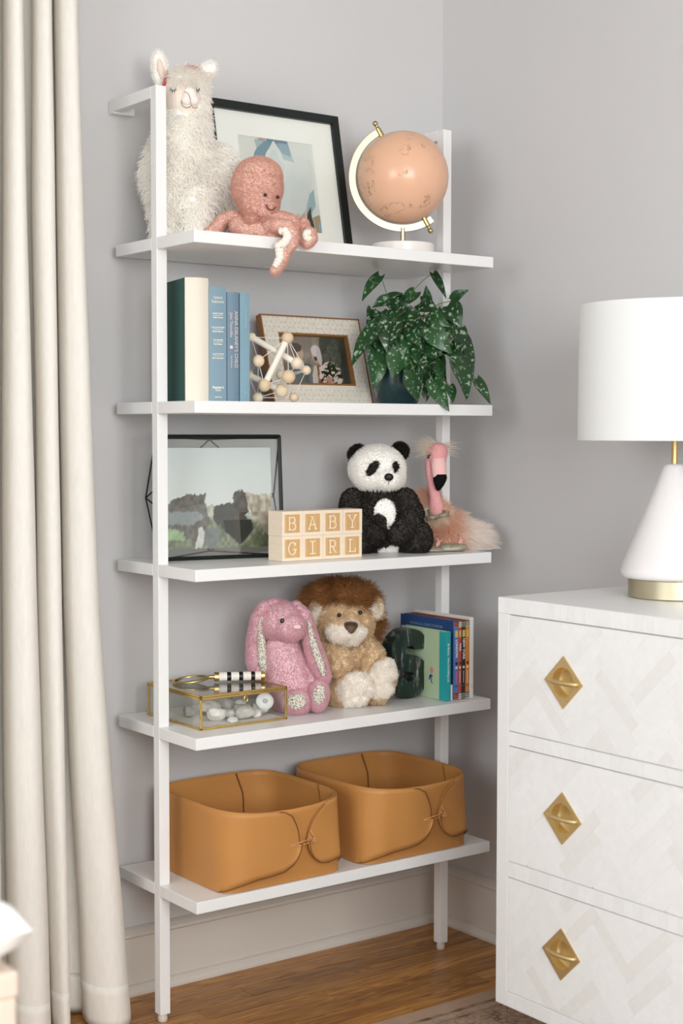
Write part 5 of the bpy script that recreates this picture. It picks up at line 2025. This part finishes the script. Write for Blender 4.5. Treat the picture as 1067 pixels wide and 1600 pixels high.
# magnifying glass
hd0, hd1 = Vector((.1602, -.1410, 0)), Vector((.2535, -.1880, 0))
ax = (hd1 - hd0).normalized()
mg = thing('magnifying_glass', 'brass magnifying glass with black and white striped handle lying on glass box', 'magnifier', (hd0.x, hd0.y, Z4 + BH + .0012 + .0098), math.atan2(ax.y, ax.x))
M_WSTRIPE, M_BSTRIPE = mat('bone_ring', '#efe9df', .4), mat('black_ring', '#141414', .3)
RX = Matrix.Rotation(R(90), 4, 'Y')
HL = (hd1 - hd0).length
B().lathe([(.003, -.012), (.0042, -.010), (.0042, 0)], 20, (0, 0, 0), RX).build('neck', M_BRASS, mg, 40)
B().lathe([(.0085, 0), (.0098, .0006), (.0098, .0095), (.0088, .010)], 28, (0, 0, 0), RX).build('ferrule', M_BRASS, mg, 40)
B().lathe([(.0088, HL - .008), (.0095, HL - .0075), (.0095, HL - .0006), (.0085, HL)], 28, (0, 0, 0), RX).build('end_cap', M_BRASS, mg, 40)
pat = 'WWWWBBWWWWBBWWWWBBWWW'
stp = (HL - .018) / len(pat)
for i, ch in enumerate(pat):
    x0 = .010 + i * stp
    B().lathe([(.0082, x0), (.0092, x0 + .0004), (.0092, x0 + stp - .0004), (.0082, x0 + stp)], 28, (0, 0, 0), RX).build('handle_ring', M_WSTRIPE if ch == 'W' else M_BSTRIPE, mg, 40)
LR = .036
tlm = Matrix.Rotation(R(-7), 4, 'Y')
LCm = Vector((-.012, 0, 0))


def lp(p):
    return LCm + tlm @ Vector(p)


B().tube([lp((-LR + LR * math.cos(a), LR * math.sin(a), 0)) for a in np.linspace(0, 2 * PI, 49)], .0026, 10, False).build('lens_ring', M_BRASS, mg, True)
b = B()
b.lathe([(.0001, -.0022), (.018, -.0014), (LR - .001, 0), (.018, .0014), (.0001, .0022)], 40)
b.v = [tuple(lp((v[0] - LR, v[1], v[2]))) for v in b.v]
b.build('lens', glass('lens_glass', '#e3f0ee', .0, .14), mg, True)

# bunny
sp = Spot(.2995, -.19, Z4)
bn = sp.root('plush_bunny', 'pink plush bunny with floral lined long ears sitting beside the lion', 'plush toy')
BP_ = nlin('#e8c5cd')


def floral():
    mt = mat('floral_cotton', '#dcd8c9', .85, spec=.1)
    nt = mt.node_tree
    b_ = nt.nodes['Principled BSDF']
    tc = nt.nodes.new('ShaderNodeTexCoord')
    prev = None
    for scl, th0, col in ((260, .34, '#6d6a63'), (210, .30, '#c58fa0'), (330, .30, '#8b9a78'), (300, .24, '#4b4a55'), (240, .22, '#f1eee6')):
        v = nt.nodes.new('ShaderNodeTexVoronoi')
        v.inputs['Scale'].default_value = scl
        nt.links.new(tc.outputs['Object'], v.inputs['Vector'])
        mr = nt.nodes.new('ShaderNodeMath')
        mr.operation = 'LESS_THAN'
        mr.inputs[1].default_value = th0
        nt.links.new(v.outputs['Distance'], mr.inputs[0])
        mx = nt.nodes.new('ShaderNodeMix')
        mx.data_type = 'RGBA'
        nt.links.new(mr.outputs[0], mx.inputs['Factor'])
        if prev is None:
            mx.inputs['A'].default_value = (*lin('#dcd8c9'), 1)
        else:
            nt.links.new(prev, mx.inputs['A'])
        mx.inputs['B'].default_value = (*lin(col), 1)
        prev = mx.outputs['Result']
    nt.links.new(prev, b_.inputs['Base Color'])
    return mt


M_FLORAL = floral()


def bunny_cloth(o, par, n, seed, ln=.004, comb=(0, 0, -.4)):
    paint(o, lambda P: np.broadcast_to(BP_ * .95, P.shape))
    fur('pile', o, par, n, ln, M_PILE, lambda P: BP_ * (.94 + .12 * vnoise(P[:, 0] + 5, P[:, 2] + 5, 50, 2))[:, None], .00042, .75, comb, .55, seed, None, 4, 0, .06, .35, .1)


bod = soft('body', [('c', [(440, 1012, 2, 27), (447, 1040, 2, 32), (455, 1075, 2, 36), (458, 1092, 4, 34)]), ('c', [(462, 1085, -4, 20), (465, 1098, -22, 20)]), ('c', [(480, 1085, -2, 20), (494, 1092, -12, 18)]),
                    ('c', [(420, 1030, 0, 12), (416, 1060, 4, 11), (416, 1082, 0, 11)]), ('c', [(470, 1030, 6, 12), (486, 1056, -2, 11), (494, 1072, -8, 10)])], sp, M_PLUSH, bn, 2.0, 4)
bunny_cloth(bod, bod, 17000, 51)
hdb = soft('head', [('e', (438, 971, -2), (35, 32, 32)), ('e', (452, 980, -20), (25, 22, 21)), ('e', (430, 960, 2), (30, 28, 24))], sp, M_PLUSH, bn, 1.8, 4, False)
bunny_cloth(hdb, hdb, 11000, 52, .0045)
for i, (pth, lip) in enumerate((([(428, 944, -8, 9), (413, 950, -12, 11), (404, 968, -8, 12), (400, 1000, 2, 14.5), (401, 1030, 8, 16), (406, 1052, 10, 14), (410, 1064, 10, 8)],
                                 [(409, 966, -20, 4), (407, 985, -14.5, 6), (409, 1010, -11, 7.5), (411, 1035, -8, 8), (414, 1052, -4, 6), (415, 1060, -2, 3)]),
                                ([(462, 948, 0, 9), (476, 962, -2, 10), (482, 985, -6, 11), (489, 1012, -10, 13), (498, 1038, -13, 14), (505, 1056, -15, 11), (507, 1064, -15, 6)],
                                 [(482, 972, -14, 3), (486, 992, -19, 5), (492, 1014, -24, 6.5), (500, 1036, -28, 6.5), (506, 1054, -28, 4)]))):
    er = soft('ear', [('c', pth)], sp, M_PLUSH, bn, 1.8, 4, False)
    bunny_cloth(er, er, 8000, 55 + i, .0045, (0, 0, -.7))
    soft('ear_lining', [('c', lip)], sp, M_FLORAL, er, 1.4, 4, False)
for i, (x, y_, d, ru, rh, rot) in enumerate(((462, 1097, -30, 23, 20.5, -14), (497.5, 1086, -22, 15.5, 25, 8))):
    ft = soft('foot', [('e', (x, y_, d), (ru, 16, rh), rot)], sp, M_PLUSH, bn, 1.6, 3)
    bunny_cloth(ft, ft, 4800, 60 + i)
    soft('sole', [('e', (x + 1, y_ - .5, d - 10), (ru * .68, 10, rh * .68), rot)], sp, M_FLORAL, ft, 1.2, 3)
B().ell(sp(441, 970.5, -37), (3.6 * sp.k, 2.4 * sp.k, 4.2 * sp.k), 14, 10).build('eye', M_BEAD, bn, True)
no_ = soft('nose', [('e', (464, 979.5, -41), (6.5, 4, 4))], sp, M_PLUSH, bn, 1.0, 2, False)
paint(no_, lambda P: np.broadcast_to(nlin('#f1ccd0'), P.shape))

# lion
sp = Spot(.462, -.175, Z4)
li = sp.root('plush_lion', 'curly tan plush lion with brown mane and white paws sitting on shelf', 'plush toy')
TAN, LWH, MANE = nlin('#e5cfae'), nlin('#fbf7f1'), nlin('#a87b50')


def wool(o, par, n, seed, col, ln=.006):
    lumps(o, .0042, 105, seed)
    paint(o, (lambda P: np.broadcast_to(col * .9, P.shape)) if not callable(col) else col)
    fur('wool', o, par, n, ln, M_PILE, col, .0007, .6, (0, 0, -.2), .7, seed, None, 5, .3, .06, .4, 1.0)


LS = 1.0
bodl = soft('body', [('e', (540, 1040, 4), (38, 34, 44)), ('e', (545, 1070, 2), (42, 36, 32)),
                     ('c', [(512, 1008, -4, 18), (505, 1026, -20, 21), (518, 1033, -38, 25), (527, 1034, -44, 23)]),
                     ('c', [(572, 1008, 0, 17), (582, 1024, -10, 18), (580, 1042, -20, 17), (574, 1052, -26, 14)]),
                     ('c', [(535, 1080, -6, 24), (535, 1084, -26, 27)]), ('c', [(575, 1074, 0, 24), (588, 1068, -18, 24)])], sp, M_PLUSH, li, 2.0, 3)
wool(bodl, bodl, 15000, 71, TAN)
for i, (x, y_, d, ru, rh, rot, xs) in enumerate(((546, 1079, -42, 36, 29, -22, 8), (594, 1063, -32, 23, 36, 14, 3))):
    ft = soft('foot', [('e', (x, y_, d), (ru, 18, rh), rot)], sp, M_PLUSH, li, 1.8, 3)
    wool(ft, ft, 5200, 74 + i, TAN)
    so = soft('sole', [('e', (x + xs * .9, y_ - 1, d - 10), (ru * .82, 14, rh * .86), rot)], sp, M_PLUSH, ft, 1.6, 3)
    wool(so, so, 5200, 78 + i, LWH)
hdl = soft('head', [('e', (536, 966, -2), (47, 38, 38)), ('e', (538, 978, -12), (44, 34, 28))], sp, M_PLUSH, li, 2.0, 4, False)
wool(hdl, hdl, 11000, 81, TAN)
mz = soft('muzzle', [('e', (541, 987, -34), (31, 18, 20)), ('e', (530, 990, -40), (17, 12, 14)), ('e', (555, 988, -38), (16, 12, 14))], sp, M_PLUSH, li, 1.6, 4, False)
wool(mz, mz, 5000, 82, LWH, .006)
mn = soft('mane', [('e', (532, 945, 14), (54, 34, 36)), ('e', (532, 962, 24), (54, 30, 40)), ('e', (560, 975, 26), (30, 26, 36)), ('e', (505, 968, 26), (30, 24, 34)), ('e', (538, 928, -6), (42, 26, 17))], sp, M_PLUSH, li, 2.0, 4, False)
mcol = lambda P: MANE * (.8 + .55 * vnoise(P[:, 0] + 5, P[:, 2] + 5, 55, 2))[:, None]
paint(mn, lambda P: np.broadcast_to(MANE * .7, P.shape))
fur('mane_hair', mn, mn, 13000, .021, M_PILE, mcol, .0006, .6, lambda P: np.stack([(sp.xy(P)[0] - 536) / 80, np.full(len(P), -.05), np.where(sp.xy(P)[1] < 940, .0, -.5)], -1), .8, 85, None, 5, .16, .15, .15, 2.2)
for x, y_, d, ru, rh, rot in ((494, 960, -14, 13, 19, 12), (586, 951, -2, 13, 17, -10)):
    er = soft('ear', [('e', (x, y_, d), (ru, 9, rh), rot)], sp, M_PLUSH, li, 1.5, 3, False)
    wool(er, er, 2200, 90, TAN, .006)
    ei = soft('ear_inside', [('e', (x + (2.5 if x < 540 else 0), y_ + 1, d - 6), (ru * .8, 6, rh * .82), rot)], sp, M_PLUSH, er, 1.3, 2, False)
    wool(ei, ei, 2000, 91, LWH, .006)
b = B()
tri = [(-11, 8), (-6, 10), (6, 10), (11.5, 7.5), (11, 2), (5, -7), (1, -9.5), (-4, -7), (-10.5, 2)]
c0 = sp(548, 982, -53)
vs = [c0 + Vector((u * sp.k, 0, v * sp.k)) for u, v in tri] + [c0 + Vector((u * .72 * sp.k, -.006, v * .72 * sp.k)) for u, v in tri] + [c0 + Vector((u * sp.k, .008, v * sp.k)) for u, v in tri]
n = len(tri)
fs = [tuple(range(2 * n - 1, n - 1, -1))] + [(k, (k + 1) % n, n + (k + 1) % n, n + k) for k in range(n)] + [((k + 1) % n, k, 2 * n + k, 2 * n + (k + 1) % n) for k in range(n)]
b.add(vs, fs).build('nose', mat('brown_velour', '#6a5240', .7, bump=(500, .3, .0005)), li, sub=1, smooth=True)
for x, y_, d in ((530, 961, -42), (563, 957, -36)):
    B().ell(sp(x, y_, d), 3.2 * sp.k, 14, 10).build('eye', M_BEAD, li, True)

# black marble letter S
ls = thing('letter_s', 'heavy black marble letter S bookend leaning by picture books', 'bookend', (.604, -.2325, Z4 + .0006))


def marble():
    mt = mat('black_marble', '#20302a', .28, coat=.2)
    nt = mt.node_tree
    b_ = nt.nodes['Principled BSDF']
    tc = nt.nodes.new('ShaderNodeTexCoord')
    mp = nt.nodes.new('ShaderNodeMapping')
    mp.inputs['Rotation'].default_value = (0, R(25), 0)
    mp.inputs['Scale'].default_value = (3, 1.5, .8)
    nt.links.new(tc.outputs['Object'], mp.inputs['Vector'])
    n_ = nt.nodes.new('ShaderNodeTexNoise')
    n_.inputs['Scale'].default_value, n_.inputs['Detail'].default_value, n_.inputs['Roughness'].default_value = 22, 8, .7
    nt.links.new(mp.outputs[0], n_.inputs['Vector'])
    rp = nt.nodes.new('ShaderNodeValToRGB')
    el = rp.color_ramp.elements
    el[0].position, el[0].color = .46, (*lin('#1e2925'), 1)
    el[1].position, el[1].color = .66, (*lin('#9aa39b'), 1)
    el.new(.55).color = (*lin('#2d3a34'), 1)
    nt.links.new(n_.outputs['Fac'], rp.inputs[0])
    nt.links.new(rp.outputs[0], b_.inputs['Base Color'])
    return mt


Hs, ws_ = .1525, .0375
rr = (Hs - ws_) / 4
cl_ = []
for a in np.linspace(R(2), R(270), 36):
    cl_.append((rr * 1.12 * math.cos(a), 3 * rr + ws_ / 2 + rr * math.sin(a)))
for a in np.linspace(R(90), R(-178), 36)[1:]:
    cl_.append((rr * 1.12 * math.cos(a), rr + ws_ / 2 + rr * math.sin(a)))
lft, rgt = [], []
for i, p in enumerate(cl_):
    q0, q1 = cl_[max(i - 1, 0)], cl_[min(i + 1, len(cl_) - 1)]
    d = Vector((q1[0] - q0[0], q1[1] - q0[1])).normalized()
    if i == 0 or i == len(cl_) - 1:
        d = Vector((0, 1 if i == 0 else 1)) if i == 0 else Vector((0, 1))
    hw_ = ws_ / 2 * (1.0)
    lft.append((p[0] - d.y * hw_, p[1] + d.x * hw_))
    rgt.append((p[0] + d.y * hw_, p[1] - d.x * hw_))
b = B()
n = len(cl_)
vs = [(u, 0, v) for u, v in lft] + [(u, 0, v) for u, v in rgt] + [(u, .037, v) for u, v in lft] + [(u, .037, v) for u, v in rgt]
fs = []
for i in range(n - 1):
    fs += [(i, n + i, n + i + 1, i + 1), (2 * n + i + 1, 3 * n + i + 1, 3 * n + i, 2 * n + i), (i + 1, 2 * n + i + 1, 2 * n + i, i), (n + i, 3 * n + i, 3 * n + i + 1, n + i + 1)]
fs += [(0, 2 * n, 3 * n, n), (n - 1, 2 * n - 1, 4 * n - 1, 3 * n - 1)]
b.add(vs, fs).build('letter', marble(), ls, 35, bevel=.0012)

# picture books
M_TEAL, M_MINT = mat('teal_card', '#2aa3a8', .35), mat('mint_card', '#b4c9a6', .4)
G4 = 'picture books on the fourth shelf'
yb = -.305


def pbook(label, x, w_, d_, h_, cover, spine):
    return book('picture_book', label, G4, x, yb, Z4 + .0006, 0, w_, d_, h_, cover, .12, spine)


tb = pbook('mint green picture book with teal spine at the left of the row', .6435, .0142, .152, .1500, M_MINT, M_TEAL)
B().box(-.0004, -.0001, .0, .021, .0005, .1495).build('spine_wrap', M_TEAL, tb)
text('Sia Beauty,  Make Something Last', .0066, mat('white_ink', '#f0f2ee', .5), tb, (.0071, -.0010, .083), DOWN, sx=.94, bold=.0001)
M_INKW = MATS['white_ink']
LEFT = (R(90), 0, R(-90))
b = B()                      # a small balloon-headed figure printed on the cover
b.ell((-.0003, .0465, .062), (.0004, .0058, .0072), 14, 10)
b.build('cover_figure_head', mat('salmon_ink', '#d98a78', .5), tb)
b = B()
for p, q in (((.051, .052), (.043, .050)), ((.047, .052), (.0475, .036)), ((.047, .052), (.055, .040)), ((.0475, .036), (.0435, .034)), ((.051, .052), (.054, .045))):
    b.tube([(-.0004, p[0], p[1]), (-.0004, q[0], q[1])], .0012, 5)
b.build('cover_figure_body', mat('navy_ink', '#27427c', .5), tb)
wc = B().box(0, .0052, 0, .12, 0, .0335).build('white_booklet', M_WHITEPAPER)
wc.location = (.6598, yb + .002, Z4 + .0006)
tag(wc, 'short thin white booklet between the teal and the blue book', 'booklet')
SPN = [('blue', '#5b7cb8', '#2c4a7e', .6672, .0122, 'LONDON', '#e0784f', '#191a1c'), ('red', '#c9503f', '#a83c30', .6796, .0082, 'PARIS', '#e9edf0', '#6c7f9f'),
       ('black', '#37302c', '#2a2522', .6880, .0118, 'NEW YORK', '#a39c55', '#5b6470'), ('orange', '#d98a3c', '#b86d2b', .7000, .0102, 'ROME', '#cfe1e2', '#23303c')]
for nm, c1, c2, x, w_, word, s1, s2 in SPN:
    cov = mat(nm + '_cover', c2, .35)
    spn = mat(nm + '_spine', c1, .4)
    t = pbook({'blue': 'tall blue picture book titled London with orange striped spine ends', 'red': 'narrow red picture book titled Paris between blue and black spines',
               'black': 'black spined picture book titled New York with olive stripes', 'orange': 'orange spined picture book with pale blue stripes beside the white one'}[nm], x, w_, .185, .1715, cov, spn)
    ms1, ms2 = mat(nm + '_stripe_a', s1, .4), mat(nm + '_stripe_b', s2, .4)
    for k in range(6):
        z0 = (.0015 + .0042 * k) if k < 3 else (.1715 - .0052 - .0042 * (k - 3))
        for q, ms in ((0, ms1), (1, ms2)):
            B().box(.0003, w_ - .0003, -.0011, -.0003, z0 + q * .0022, z0 + q * .0022 + .0021).build('spine_stripe', ms, t)
    B().box(w_ * .2, w_ * .8, -.0012, -.0004, .136, .151).build('title_badge', mat('yellow_badge', '#d6bd6c', .5), t)
    if word != 'ROME':
        text(word, min(.0088, w_ * .78), M_INKW, t, (w_ / 2, -.0013, {'LONDON': .112, 'PARIS': .114, 'NEW YORK': .110, 'ROME': .112}[word]), DOWN, bold=.0002)
    for k, (zz, ll_, mm) in enumerate(((.079, .006, '#20242c'), (.070, .005, '#e7d9b8'))):
        B().box(w_ * .3, w_ * .72, -.0012, -.0004, zz - ll_ / 2, zz + ll_ / 2).build('spine_figure', mat('figure_ink_%d' % k, mm, .5), t)
    B().box(w_ * .45, w_ * .55, -.0011, -.0004, .036, .062).build('author_line', mat(nm + '_author', '#c9c6bd' if nm == 'black' else s1, .5), t)
    B().box(.0003, w_ - .0003, -.0011, -.0004, .029, .0302).build('spine_band', ms2, t)
    if nm == 'blue':
        text('FALLING ALL CLOSE TOGETHER', .0078, mat('grey_ink', '#9aa7b8', .5), t, (-.0006, .094, .1545), LEFT, sx=1.0)
wb = pbook('tall slim white picture book at the right end of the row', .7118, .0108, .19, .1765, mat('white_card', '#e9e7e2', .4), MATS['white_card'])
text('1 2 3', .0045, mat('dark_grey_ink', '#55504a', .6), wb, (.0054, -.0010, .026), DOWN)
